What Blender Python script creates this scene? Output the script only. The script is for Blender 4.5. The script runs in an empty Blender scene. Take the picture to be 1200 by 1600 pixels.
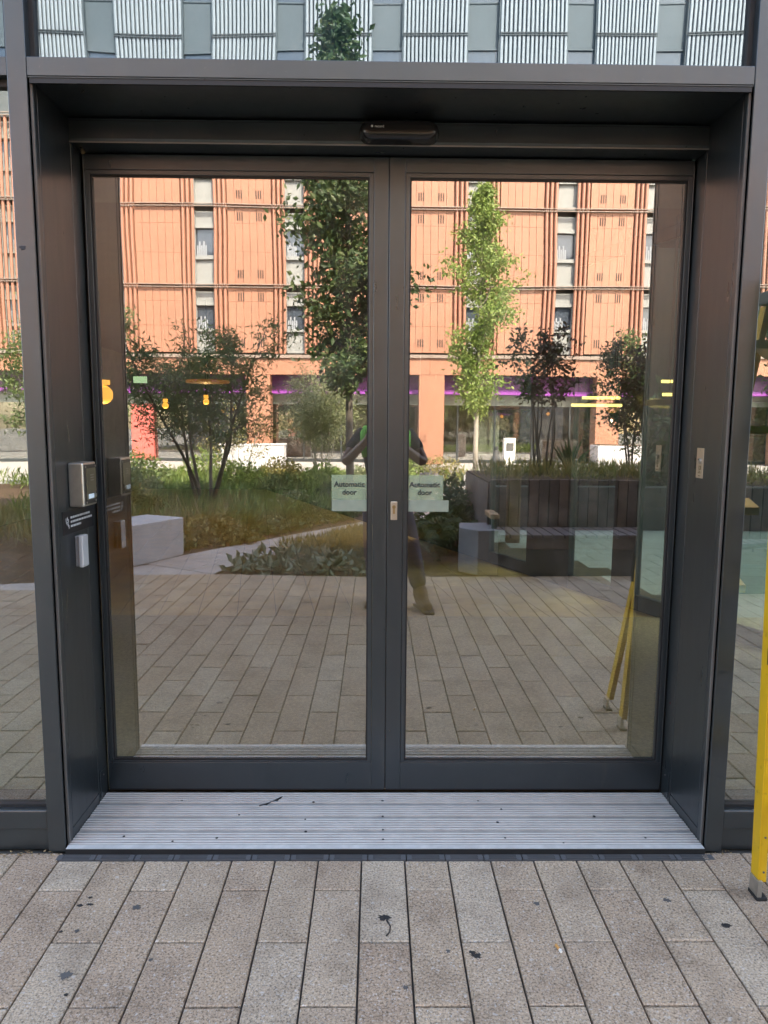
import bpy, bmesh, math, random
import numpy as np
from mathutils import Vector, Matrix
R = math.radians
scn = bpy.context.scene
col = scn.collection
rnd = random.Random(7)

# ---------------------------------------------------------------- camera, light, exposure
cam_d = bpy.data.cameras.new('camera')
cam = bpy.data.objects.new('camera', cam_d); col.objects.link(cam)
cam_d.sensor_fit = 'VERTICAL'; cam_d.sensor_width = 36; cam_d.sensor_height = 24
cam_d.lens = 1107.08 / 1600 * 24
cam_d.clip_start = 0.03; cam_d.clip_end = 400
CAM = Vector((-0.0468, -2.2993, 1.47))
p_, y_, r_ = 0.1216, 0.0124, 0.0069
fw = Vector((math.sin(y_)*math.cos(p_), math.cos(y_)*math.cos(p_), -math.sin(p_)))
rt = Vector((math.cos(y_), -math.sin(y_), 0)); up = rt.cross(fw)
rt2 = rt*math.cos(r_) + up*math.sin(r_); up2 = -rt*math.sin(r_) + up*math.cos(r_)
m = Matrix((rt2, up2, -fw)).transposed().to_4x4(); m.translation = CAM
cam.matrix_world = m
scn.camera = cam

SUN_EL, SUN_AZ = R(46), R(25)
w = bpy.data.worlds.new('World'); scn.world = w; w.use_nodes = True
nt = w.node_tree
sky = nt.nodes.new('ShaderNodeTexSky'); sky.sky_type = 'NISHITA'; sky.sun_disc = False
sky.air_density = 1.0; sky.dust_density = 2.5; sky.ozone_density = 1.0; sky.sun_elevation = SUN_EL; sky.sun_rotation = SUN_AZ
bg = nt.nodes['Background']; bg.inputs['Strength'].default_value = 0.15
nt.links.new(sky.outputs[0], bg.inputs['Color'])
sl = bpy.data.lights.new('sun', 'SUN'); sl.energy = 2.1; sl.angle = R(0.5); sl.color = (1.0, 0.95, 0.89)
so = bpy.data.objects.new('sun', sl); col.objects.link(so)
S = Vector((math.sin(SUN_AZ)*math.cos(SUN_EL), math.cos(SUN_AZ)*math.cos(SUN_EL), math.sin(SUN_EL)))
so.rotation_euler = S.to_track_quat('Z', 'Y').to_euler(); so.location = (0, 0, 40)
vs = scn.view_settings
scn.display_settings.display_device = 'sRGB'
vs.view_transform = 'Standard'; vs.look = 'None'; vs.gamma = 1; vs.use_curve_mapping = False
vs.exposure = 3.2
vs.use_white_balance = True; vs.white_balance_temperature = 7500; vs.white_balance_tint = 10
scn.cycles.use_denoising = True
scn.cycles.max_bounces = 10; scn.cycles.transparent_max_bounces = 16; scn.cycles.glossy_bounces = 5
scn.cycles.caustics_reflective = False; scn.cycles.caustics_refractive = False
scn.cycles.sample_clamp_indirect = 6

# ---------------------------------------------------------------- helpers
ORG = {}
class MB:
    """collects boxes, tubes and faces, and links them as one mesh object"""
    def __init__(s): s.v = []; s.f = []
    def add(s, vs, fs):
        o = len(s.v); s.v += [tuple(x) for x in vs]; s.f += [tuple(i+o for i in f) for f in fs]; return s
    def box(s, x0, x1, y0, y1, z0, z1):
        return s.add([(x0,y0,z0),(x1,y0,z0),(x1,y1,z0),(x0,y1,z0),(x0,y0,z1),(x1,y0,z1),(x1,y1,z1),(x0,y1,z1)],
            [(0,3,2,1),(4,5,6,7),(0,1,5,4),(1,2,6,5),(2,3,7,6),(3,0,4,7)])
    def obox(s, c, half, rot):
        M = rot
        vs = [Vector(c) + M @ Vector((sx*half[0], sy*half[1], sz*half[2])) for sx,sy,sz in
              ((-1,-1,-1),(1,-1,-1),(1,1,-1),(-1,1,-1),(-1,-1,1),(1,-1,1),(1,1,1),(-1,1,1))]
        return s.add(vs, [(0,3,2,1),(4,5,6,7),(0,1,5,4),(1,2,6,5),(2,3,7,6),(3,0,4,7)])
    def prism(s, pts, z0, z1):
        n = len(pts)
        vs = [(x,y,z0) for x,y in pts] + [(x,y,z1) for x,y in pts]
        return s.add(vs, [tuple(range(n-1,-1,-1)), tuple(range(n,2*n))] + [(i,(i+1)%n,n+(i+1)%n,n+i) for i in range(n)])
    def tube(s, pts, rad, n=6, cap=True):
        pts = [Vector(p) for p in pts]
        if not hasattr(rad, '__len__'): rad = [rad]*len(pts)
        vs = []; fs = []
        a = Vector((0.31,0.57,0.76))
        for i,p in enumerate(pts):
            d = (pts[min(i+1,len(pts)-1)] - pts[max(i-1,0)]).normalized()
            u = d.cross(a)
            if u.length < 1e-3: u = d.cross(Vector((1,0,0)))
            u.normalize(); v = d.cross(u)
            for k in range(n):
                t = 2*math.pi*k/n
                vs.append(p + (u*math.cos(t)+v*math.sin(t))*rad[i])
        for i in range(len(pts)-1):
            for k in range(n):
                fs.append((i*n+k, i*n+(k+1)%n, (i+1)*n+(k+1)%n, (i+1)*n+k))
        if cap: fs += [tuple(range(n-1,-1,-1)), tuple(range((len(pts)-1)*n, len(pts)*n))]
        return s.add(vs, fs)
    def disc(s, c, nrm, r, depth, n=16):
        nrm = Vector(nrm).normalized(); return s.tube([Vector(c), Vector(c)+nrm*depth], r, n)
    def build(s, name, mat, parent=None, loc=None, bevel=0, smooth=False, kind=None, seg=2):
        o0 = Vector(loc) if loc is not None else (ORG.get(parent.name, Vector((0,0,0))) if parent else Vector((0,0,0)))
        me = bpy.data.meshes.new(name)
        me.from_pydata([tuple(Vector(p)-o0) for p in s.v], [], s.f); me.update()
        bm = bmesh.new(); bm.from_mesh(me); bmesh.ops.recalc_face_normals(bm, faces=bm.faces); bm.to_mesh(me); bm.free()
        return link(name, me, mat, parent, o0, bevel, smooth, kind, seg)
def link(name, me, mat, parent, o0, bevel=0, smooth=False, kind=None, seg=2):
    o = bpy.data.objects.new(name, me); col.objects.link(o)
    if mat: me.materials.append(mat)
    if parent: o.parent = parent; o.location = o0 - ORG.get(parent.name, Vector((0,0,0)))
    else: o.location = o0
    ORG[o.name] = Vector(o0)
    if bevel:
        b = o.modifiers.new('bevel','BEVEL'); b.width = bevel; b.segments = seg; b.limit_method = 'ANGLE'
    if smooth: me.shade_smooth()
    if kind: o['kind'] = kind
    return o
def raw(name, V, F, mat, parent=None, loc=(0,0,0), kind=None, smooth=False):
    me = bpy.data.meshes.new(name)
    V = np.asarray(V, float) - np.array(loc)
    me.from_pydata(V.tolist(), [], F); me.update()
    return link(name, me, mat, parent, Vector(loc), 0, smooth, kind)
def thing(name, label, cat, loc=(0,0,0), group=None):
    o = bpy.data.objects.new(name, None); col.objects.link(o); o.location = loc; o.empty_display_size = .1
    ORG[o.name] = Vector(loc); return tag(o, label, cat, group)
def tag(o, label, cat, group=None):
    o['label'] = label; o['category'] = cat
    if group: o['group'] = group
    return o
def dup(o, parent=None, loc=None, delta=None):
    c = o.copy(); col.objects.link(c)
    if parent: c.parent = parent
    if loc is not None: c.location = loc
    if delta is not None: c.location = c.location + Vector(delta)
    ORG[c.name] = Vector(c.location) + (ORG.get(parent.name, Vector()) if parent else Vector())
    return c

# ---------------------------------------------------------------- materials
def mat(name): 
    m = bpy.data.materials.new(name); m.use_nodes = True
    return m, m.node_tree, m.node_tree.nodes['Principled BSDF']
def N(t, typ, **kw):
    n = t.nodes.new(typ)
    for k,v in kw.items():
        if k.startswith('i_'): n.inputs[int(k[2:])].default_value = v
        else: setattr(n, k, v)
    return n
def pos(t): return N(t,'ShaderNodeNewGeometry').outputs['Position']
def noise(t, scale, detail=3, rough=.55, vec=None):
    n = N(t,'ShaderNodeTexNoise'); n.inputs['Scale'].default_value = scale; n.inputs['Detail'].default_value = detail
    n.inputs['Roughness'].default_value = rough
    t.links.new(vec if vec is not None else pos(t), n.inputs['Vector']); return n
def ramp(t, fac, stops):
    r = N(t,'ShaderNodeValToRGB'); e = r.color_ramp.elements
    while len(e) < len(stops): e.new(.5)
    for el,(p,c) in zip(e, stops): el.position = p; el.color = (*c,1) if len(c)==3 else c
    t.links.new(fac, r.inputs[0]); return r
def mixc(t, a, b, fac, mode='MIX'):
    n = N(t,'ShaderNodeMix', data_type='RGBA', blend_type=mode)
    for s,v in ((0,fac),(6,a),(7,b)):
        if hasattr(v,'default_value') or hasattr(v,'is_linked'): t.links.new(v, n.inputs[s])
        else: n.inputs[s].default_value = v if s==0 else ((*v,1) if len(v)==3 else v)
    return n.outputs[2]
def bump(t, h, dist, strength=1):
    b = N(t,'ShaderNodeBump'); b.inputs['Strength'].default_value = strength; b.inputs['Distance'].default_value = dist
    t.links.new(h, b.inputs['Height']); return b
def simple(name, c, rough=.6, metal=0, var=.12, scale=6, bmp=0, bscale=60, spec=.5, emit=None):
    m,t,b = mat(name)
    n = noise(t, scale, 4)
    lo = tuple(x*(1-var) for x in c); hi = tuple(min(1,x*(1+var)) for x in c)
    r = ramp(t, n.outputs['Fac'], [(.3,lo),(.7,hi)])
    t.links.new(r.outputs[0], b.inputs['Base Color'])
    rr = N(t,'ShaderNodeMapRange'); rr.inputs[3].default_value = max(0,rough-.06); rr.inputs[4].default_value = min(1,rough+.06)
    t.links.new(n.outputs['Fac'], rr.inputs[0]); t.links.new(rr.outputs[0], b.inputs['Roughness'])
    b.inputs['Metallic'].default_value = metal; b.inputs['Specular IOR Level'].default_value = spec
    if bmp: t.links.new(bump(t, noise(t,bscale,3).outputs['Fac'], bmp).outputs[0], b.inputs['Normal'])
    if emit: b.inputs['Emission Color'].default_value = (*emit[0],1); b.inputs['Emission Strength'].default_value = emit[1]
    return m

def frame_mat():
    m,t,b = mat('anthracite_powder_coat')
    n = noise(t, 2.2, 5, .6)
    sc_ = N(t,'ShaderNodeMapping'); sc_.inputs['Scale'].default_value = (9,9,1.3); t.links.new(pos(t), sc_.inputs[0])
    st = noise(t, 3.0, 5, .65, sc_.outputs[0])
    c = ramp(t, n.outputs['Fac'], [(.3,(.090,.104,.113)),(.7,(.105,.119,.128))])
    d = ramp(t, st.outputs['Fac'], [(.62,(0,0,0)),(.8,(.35,.35,.35))])
    c2 = mixc(t, c.outputs[0], (.17,.165,.15), d.outputs[0])
    sp = noise(t, 75, 4, .7); spr = ramp(t, sp.outputs['Fac'], [(.66,(0,0,0)),(.78,(.5,.5,.5))])
    c2 = mixc(t, c2, (.24,.23,.21), spr.outputs[0])
    t.links.new(c2, b.inputs['Base Color'])
    rr = ramp(t, st.outputs['Fac'], [(.3,(.27,.27,.27)),(.75,(.40,.40,.40))])
    t.links.new(rr.outputs[0], b.inputs['Roughness'])
    b.inputs['Metallic'].default_value = .88
    t.links.new(bump(t, noise(t,900,2).outputs['Fac'], .00012).outputs[0], b.inputs['Normal'])
    return m
FRAME = frame_mat()
BLACK = simple('black_gasket_rubber', (.012,.012,.013), .55)
PLASTIC = simple('black_gloss_plastic', (.014,.013,.013), .22)
TRIM = simple('dull_trim_metal', (.22,.21,.20), .45, .6)
STEEL = simple('brushed_stainless_steel', (.50,.48,.44), .32, .9, .08, 40)
ALU = simple('mill_aluminium', (.41,.39,.365), .42, .4, .14, 14, .0001, 300)
WHITEM = simple('satin_silver_plastic', (.55,.55,.55), .35, .2)
BRASS = simple('satin_nickel_plate', (.62,.55,.45), .3, .8)

def glass(name, r0, refl=(1,1,1), tint=(.8,.88,.83), wave=.0012, wscale=1.3, grime=.028):
    m = bpy.data.materials.new(name); m.use_nodes = True; t = m.node_tree
    t.nodes.remove(t.nodes['Principled BSDF']); out = t.nodes['Material Output']
    g = N(t,'ShaderNodeBsdfGlossy'); g.inputs['Roughness'].default_value = 0; g.inputs['Color'].default_value = (*refl,1)
    bp = bump(t, noise(t, wscale, 1, .4).outputs['Fac'], wave); t.links.new(bp.outputs[0], g.inputs['Normal'])
    tr = N(t,'ShaderNodeBsdfTransparent'); tr.inputs[0].default_value = (*tint,1)
    geo = N(t,'ShaderNodeNewGeometry')
    lw = N(t,'ShaderNodeLayerWeight'); lw.inputs['Blend'].default_value = .5
    pw = N(t,'ShaderNodeMath', operation='POWER'); pw.inputs[1].default_value = 5; t.links.new(lw.outputs['Facing'], pw.inputs[0])
    ma = N(t,'ShaderNodeMath', operation='MULTIPLY_ADD'); ma.inputs[1].default_value = 1-r0; ma.inputs[2].default_value = r0
    t.links.new(pw.outputs[0], ma.inputs[0])
    fb = N(t,'ShaderNodeMath', operation='SUBTRACT'); fb.inputs[0].default_value = 1; t.links.new(geo.outputs['Backfacing'], fb.inputs[1])
    fac = N(t,'ShaderNodeMath', operation='MULTIPLY'); t.links.new(ma.outputs[0], fac.inputs[0]); t.links.new(fb.outputs[0], fac.inputs[1])
    # faint dust film
    df = N(t,'ShaderNodeBsdfDiffuse'); df.inputs[0].default_value = (.6,.58,.52,1)
    gr = ramp(t, noise(t, 5, 6, .7).outputs['Fac'], [(.45,(0,0,0)),(.85,(grime*4,)*3)])
    mx0 = N(t,'ShaderNodeMixShader'); t.links.new(gr.outputs[0], mx0.inputs[0]); t.links.new(tr.outputs[0], mx0.inputs[1]); t.links.new(df.outputs[0], mx0.inputs[2])
    mx = N(t,'ShaderNodeMixShader'); t.links.new(fac.outputs[0], mx.inputs[0]); t.links.new(mx0.outputs[0], mx.inputs[1]); t.links.new(g.outputs[0], mx.inputs[2])
    t.links.new(mx.outputs[0], out.inputs[0]); return m
GLASS = glass('coated_door_glass', .37, (1,.985,.96), (.96,.93,.85))
GLASS_UP = glass('blue_coated_spandrel_glass', .29, (.72,.88,1.0), (.5,.62,.66), .0055, .9)
GLASS_SIDE = glass('coated_side_glass', .36, (.98,1,.97), (.86,.88,.80))
GLASS_INT = glass('clear_green_glass', .07, (1,1,1), (.70,.86,.83), .0003, 1)

def paver_mat(name, per_object, cols, dirt=1.0):
    m,t,b = mat(name)
    if per_object: rv = N(t,'ShaderNodeObjectInfo').outputs['Random']
    else: rv = N(t,'ShaderNodeNewGeometry').outputs['Random Per Island']
    base = ramp(t, rv, [(i/(len(cols)-1),c) for i,c in enumerate(cols)])
    sp = noise(t, 150, 4, .75); spk = ramp(t, sp.outputs['Fac'], [(.37,(.22,.21,.20)),(.49,(.90,.90,.90)),(.60,(1.28,1.26,1.24))])
    c = mixc(t, base.outputs[0], spk.outputs[0], .85, 'MULTIPLY')
    s2 = noise(t, 190, 2, .6); wh = ramp(t, s2.outputs['Fac'], [(.58,(0,0,0)),(.70,(.7,.7,.7))])
    c = mixc(t, c, (.62,.60,.57), wh.outputs[0])
    bl = noise(t, 5.5, 6, .62); blr = ramp(t, bl.outputs['Fac'], [(.28,(.55,.52,.50)),(.5,(.95,.95,.95)),(.72,(1.12,1.11,1.08))])
    c = mixc(t, c, blr.outputs[0], .8*dirt, 'MULTIPLY')
    fl = noise(t, 55, 2, .5); flr = ramp(t, fl.outputs['Fac'], [(.64,(0,0,0)),(.70,(.45,.45,.45))])
    c = mixc(t, c, (.60,.56,.51), flr.outputs[0])
    d3 = noise(t, 22, 4, .6); d3r = ramp(t, d3.outputs['Fac'], [(.66,(0,0,0)),(.80,(.45,.45,.45))])
    c = mixc(t, c, (.05,.047,.042), d3r.outputs[0])
    t.links.new(c, b.inputs['Base Color']); b.inputs['Roughness'].default_value = .72
    b.inputs['Specular IOR Level'].default_value = .35
    t.links.new(bump(t, sp.outputs['Fac'], .0018, .8).outputs[0], b.inputs['Normal'])
    return m
PCOLS = [(0.434, 0.323, 0.22), (0.399, 0.285, 0.194), (0.465, 0.352, 0.246), (0.404, 0.289, 0.195), (0.475, 0.372, 0.268), (0.429, 0.318, 0.218), (0.389, 0.275, 0.187), (0.455, 0.343, 0.238)]
PAVER = paver_mat('granite_paver', True, PCOLS)
PAVER_M = paver_mat('granite_paver_field', False, PCOLS)
PATHM = paver_mat('pale_path_stone', False, [(.47,.42,.39),(.51,.455,.42),(.44,.40,.365)], .5)
JOINT = simple('dark_joint_grit', (.055,.05,.043), .95, bmp=.002)
SOIL = simple('bark_mulch', (.075,.045,.024), .95, var=.5, scale=30, bmp=.01, bscale=45)
CONC = simple('pale_concrete', (.46,.46,.47), .8, var=.1, scale=5, bmp=.0008, bscale=120)
CONCD = simple('dark_basalt', (.10,.10,.115), .6, var=.15)
TIMBER = simple('weathered_dark_timber', (.135,.105,.100), .6, var=.3, scale=9)
TIMBERL = simple('pale_oak', (.42,.27,.16), .5, var=.2, scale=9)
ORANGE = simple('terracotta_cladding', (.325,.152,.094), .55, var=.05, scale=.8)
ORANGER = simple('terracotta_rod', (.335,.158,.105), .4, var=.05)
DARKGAP = simple('shadow_gap_membrane', (.03,.022,.018), .9)
SILVER = simple('silver_anodised_fin', (.27,.285,.30), .5, .1, var=.06)
GREYB = simple('grey_spandrel', (.235,.25,.245), .6, var=.05)
RAILM = simple('grey_brown_rail', (.24,.19,.16), .5)
PURPLE = simple('shaded_purple_soffit', (.11,.022,.12), .5)  # shade of the recess put into the darker purple
PURPLEB = simple('bright_purple_trim', (.24,.045,.31), .5)
YELLOW = simple('yellow_fibreglass', (.60,.34,.008), .45, var=.06, scale=12, bmp=.0002, bscale=200)
def wear(m, colr, scale, lo, hi):
    t=m.node_tree; bs=t.nodes['Principled BSDF']; l=bs.inputs['Base Color'].links[0]; src=l.from_socket
    n=noise(t,scale,6,.72); q=ramp(t,n.outputs['Fac'],[(lo,(0,0,0)),(hi,(.8,.8,.8))])
    t.links.new(mixc(t,src,colr,q.outputs[0]),bs.inputs['Base Color'])
wear(YELLOW,(.10,.065,.02),16,.60,.74); wear(YELLOW,(.55,.42,.18),70,.66,.74)
wear(ORANGE,(.26,.125,.08),.9,.5,.8)
wear(CONC,(.26,.25,.235),7,.55,.8)
def leafm(name, a, b_, c, tr=.35):
    m,t,b = mat(name)
    rv = N(t,'ShaderNodeNewGeometry').outputs['Random Per Island']
    r = ramp(t, rv, [(0,a),(.55,b_),(1,c)])
    t.links.new(r.outputs[0], b.inputs['Base Color']); b.inputs['Roughness'].default_value = .5
    tl = N(t,'ShaderNodeBsdfTranslucent'); t.links.new(r.outputs[0], tl.inputs[0])
    mx = N(t,'ShaderNodeMixShader'); mx.inputs[0].default_value = tr
    t.links.new(b.outputs[0], mx.inputs[1]); t.links.new(tl.outputs[0], mx.inputs[2])
    t.links.new(mx.outputs[0], t.nodes['Material Output'].inputs[0]); return m
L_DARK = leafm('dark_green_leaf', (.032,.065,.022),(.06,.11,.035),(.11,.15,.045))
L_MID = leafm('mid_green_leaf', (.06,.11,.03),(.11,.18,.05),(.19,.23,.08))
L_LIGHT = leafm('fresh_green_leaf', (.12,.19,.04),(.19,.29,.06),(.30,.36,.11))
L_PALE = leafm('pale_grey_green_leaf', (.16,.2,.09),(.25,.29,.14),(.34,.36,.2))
L_SHRUB = leafm('feathery_shrub_leaf', (.045,.085,.03),(.085,.14,.05),(.15,.20,.07))
L_RED = leafm('bronze_leaf', (.05,.03,.02),(.09,.05,.03),(.08,.09,.03))
L_YEL = leafm('yellow_green_leaf', (.15,.16,.04),(.26,.24,.07),(.38,.31,.11))
L_PURP = leafm('lavender_flower', (.10,.09,.16),(.16,.13,.30),(.12,.15,.08))
L_GRASS = leafm('soft_grass_blade', (.11,.19,.05),(.18,.28,.08),(.30,.35,.13))
L_STRAW = leafm('straw_grass_blade', (.26,.21,.09),(.33,.28,.13),(.24,.26,.10))
L_HOSTA = leafm('grey_green_ground_leaf', (.14,.18,.10),(.21,.26,.16),(.30,.29,.17),.2)
BARK = simple('grey_brown_bark', (.10,.085,.07), .85, var=.3, scale=20, bmp=.004, bscale=50)
BARKL = simple('pale_bark', (.33,.30,.25), .85, var=.2, scale=20, bmp=.003, bscale=50)

# ---------------------------------------------------------------- ground
gs = MB()
gs.box(-150,150,-150,150,-.30,-.10).build('ground', simple('far_ground',(.20,.19,.18),.9,var=.2,scale=.2), kind='structure')
pav = MB().box(-14,14,-3.79,0.40,-.10,-.012).build('plaza_pavement', JOINT, kind='structure')
PX, X0 = .1467, .0595
def paver_mesh(x0,x1,y0,y1):
    g=.0028; e=.004; z=0.0
    return x0+g, x1-g, y0+g, y1-g
def add_paver(mb, x0, x1, y0, y1, dz=0):
    a,b,c,d = paver_mesh(x0,x1,y0,y1); e=.003; z=dz
    if d-c < .02: return
    mb.add([(a,c,-.03),(b,c,-.03),(b,d,-.03),(a,d,-.03),(a,c,z-e),(b,c,z-e),(b,d,z-e),(a,d,z-e),(a+e,c+e,z),(b-e,c+e,z),(b-e,d-e,z),(a+e,d-e,z)],
        [(0,1,5,4),(1,2,6,5),(2,3,7,6),(3,0,4,7),(4,5,9,8),(5,6,10,9),(6,7,11,10),(7,4,8,11),(8,9,10,11)])
cells = []
for k in range(-95,95):
    xa = X0+PX*k; xb = xa+PX
    ytop = -.048 if (xa > -1.15 and xb < 1.15) else -.003
    first = -.2035 if k%2==0 else -.431
    y1 = ytop; y0 = first
    while y1 > -3.78:
        if y0 < -3.65: y0 = -3.785
        cells.append((xa,xb,y0,y1)); y1 = y0; y0 = y1-.455
def seen(c):
    xm=(c[0]+c[1])/2; ym=(c[2]+c[3])/2
    if ym > -.95: return abs(xm) < 1.35, -ym*.3
    lim = 1.0 + (-ym)*.42
    return abs(xm) < lim, 1.5+(-ym)
near = sorted([(seen(c)[1],c) for c in cells if seen(c)[0]])
NEAR = set(c for _,c in near[:298])
meshes = {}
field = MB()
for c in cells:
    if c in NEAR:
        key = (round(c[3]-c[2],3),)
        if key not in meshes:
            b = MB(); add_paver(b, -PX/2, PX/2, -(c[3]-c[2])/2, (c[3]-c[2])/2)
            me = bpy.data.meshes.new('paver'); me.from_pydata(b.v,[],b.f); me.update(); me.materials.append(PAVER); meshes[key] = me
        o = bpy.data.objects.new('paver', meshes[key]); col.objects.link(o); o.parent = pav
        o.location = ((c[0]+c[1])/2, (c[2]+c[3])/2, rnd.uniform(-.0012,.0012))
        o.rotation_euler = (rnd.uniform(-.002,.002), rnd.uniform(-.004,.004), 0)
    else: add_paver(field, *c, rnd.uniform(-.0015,.0015))
field.build('paver_field', PAVER_M, pav, kind='stuff')
# chewing gum and tar marks pressed on the pavers
def blob(mb, x, y, r, z=.0022, seed=0, st=1):
    q = random.Random(seed); n=22
    pts=[(x+math.cos(2*math.pi*i/n)*r*q.uniform(.45,1.15)*st*.85, y+math.sin(2*math.pi*i/n)*r*q.uniform(.45,1.1)*.85) for i in range(n)]
    mb.add([(a,b,.0012) for a,b in pts]+[(x+(a-x)*.8,y+(b-y)*.8,z) for a,b in pts], [tuple(range(n,2*n))]+[(i,(i+1)%n,n+(i+1)%n,n+i) for i in range(n)])
GUM = simple('trodden_black_gum', (.018,.017,.016), .7)
GUM2 = simple('old_grey_gum', (.085,.08,.075), .8)
for i,(x,y,r,mm,st) in enumerate([(-.012,-.333,.017,GUM,1.5),(.243,-.488,.018,GUM,1.1),(.232,-.475,.009,GUM,1.6),(1.005,-.368,.013,GUM,1.6),(.874,-.256,.014,GUM2,1.2),
        (.46,-.27,.012,GUM2,1),(-.947,-.276,.009,GUM,1.4),(-.918,-.272,.009,GUM,1.6),(-.772,-.285,.017,GUM2,1.2),(-.91,-.387,.011,GUM2,1),(-.87,-.555,.02,GUM2,1.2),
        (.165,-.47,.009,GUM2,1),(-.955,-.39,.008,GUM,1),(-.84,-.62,.008,GUM,1),(-.66,-.50,.008,GUM2,1.2),(-.93,-.24,.007,GUM,1.2),(.04,-.60,.01,GUM2,1)]):
    b = MB(); blob(b,x,y,r,seed=i,st=st)
    if i==0:
        b.tube([(-.006,-.345,.002),(.004,-.37,.002),(.002,-.395,.002),(-.008,-.41,.002)],[.003,.002,.002,.0025],5)
    b.build('gum_spot', mm, pav)
# cigarette end
cg = thing('cigarette_end','orange tipped cigarette end lying in the joint between pavers','cigarette end',(.478,-.462,.004))
MB().tube([(.474,-.452,.005),(.480,-.470,.005)],.004,10).build('filter', simple('orange_cork_paper',(.55,.27,.08),.7), cg)
MB().tube([(.480,-.470,.005),(.483,-.479,.005)],.004,10).build('paper', simple('white_paper',(.7,.68,.63),.8), cg)
# leaf litter in the corner
V=[];F=[]
for i in range(60):
    x=rnd.uniform(-1.32,-1.08); y=rnd.uniform(-.03,-.002); s=rnd.uniform(.003,.009); a=rnd.uniform(0,6.3)
    if i>45: x=rnd.uniform(1.12,1.2)
    o=len(V)
    for k in range(4):
        rr=s*(1 if k%2==0 else .45); V.append((x+math.cos(a+k*1.57)*rr, y+math.sin(a+k*1.57)*rr*.6, .003+rnd.uniform(0,.006)))
    F.append((o,o+1,o+2,o+3))
raw('leaf_litter', V, F, leafm('dry_leaf',(.10,.06,.03),(.22,.14,.06),(.35,.25,.12),.1), kind='stuff')
tag(bpy.data.objects['leaf_litter'],'dry brown leaf scraps gathered along the foot of the mullion','leaf litter')

# ---------------------------------------------------------------- our glazed building
B = thing('glazed_building','dark framed glazed office building that holds the entrance','building',(0,0,0))
ML0,ML1 = -1.168,-1.109
# mullions by the doorway, and the rest of the facade
for (a,b) in ((ML0,ML1),(1.109,1.168)):
    MB().box(a,b,0,.20,0,13.2).build('mullion', FRAME, B, bevel=.002)
for x in (-3.5,-5.9,-8.3,-10.7,3.5,5.9,8.3,10.7):
    MB().box(x-.03,x+.03,0,.20,0,13.2).build('mullion', FRAME, B, bevel=.002)
MB().box(-14.0,-10.74,.02,.2,0,13.2).build('end_wall', simple('grey_render',(.3,.3,.3),.8), B)
MB().box(10.74,14.0,.02,.2,0,13.2).build('end_wall', bpy.data.materials['grey_render'], B)
xs = [-10.7,-8.3,-5.9,-3.5,None,1.1385,3.5,5.9,8.3,10.7]
bays = [(-10.67,-8.33),(-8.27,-5.93),(-5.87,-3.53),(-3.47,ML0),(ML1,1.109),(1.168,3.47),(3.53,5.87),(5.93,8.27),(8.33,10.67)]
TZ0,TZ1 = 2.514,2.568
lev = [TZ0, 5.2, 7.9, 10.6]
for (a,b) in bays:
    door = (a==ML1)
    for i,z in enumerate(lev):
        MB().box(a+.001,b-.001,.002,.15,z,z+.054).build('transom', FRAME, B, bevel=.0015)
        z1 = lev[i+1] if i+1<len(lev) else 13.16
        g=.016
        # dark gasket frame and pane
        gb = MB(); zA,zB=z+.054,z1
        gb.box(a,a+g,.03,.09,zA,zB).box(b-g,b,.03,.09,zA,zB)
        gb.box(a+g,b-g,.03,.09,zA,zA+.004).box(a+g,b-g,.03,.09,zB-.012,zB)
        gb.build('gasket', BLACK, B)
        MB().box(a+g,b-g,.045,.053,zA+.004,zB-.012).build('window_pane', GLASS_UP, B)
    if not door:
        MB().box(a+.001,b-.001,.004,.15,.08,.148).build('bottom_rail', FRAME, B, bevel=.004)
        MB().box(a+.001,b-.001,.014,.15,.0,.078).build('plinth', FRAME, B, bevel=.002)
        gb = MB(); g=.010
        gb.box(a,a+g,.03,.09,.148,TZ0).box(b-g,b,.03,.09,.148,TZ0).box(a+g,b-g,.03,.09,.148,.158).box(a+g,b-g,.03,.09,TZ0-.02,TZ0)
        gb.build('gasket', BLACK, B)
        MB().box(a+g,b-g,.045,.053,.158,TZ0-.02).build('window_pane', GLASS_SIDE, B)
DIM = simple('dim_interior_wall', (.16,.155,.15), .9)
MB().box(-13.9,13.9,1.6,4.0,3.0,13.18).build('upper_core', DIM, B)
MB().box(-13.9,13.9,.2,1.6,2.62,2.95).build('floor_slab', DIM, B)
MB().box(-13.98,13.98,.0,4.0,13.2,13.35).build('roof', simple('roof_felt',(.2,.2,.2),.9), B)

MB().box(1.1,16,14.3,18,-.05,17).box(13.9,16,1.0,14.2,-.05,12).build('added_sun_block', simple('brown_render',(.13,.11,.09),.85), B)  # wing added to keep the sun out of the courtyard and lobby

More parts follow.
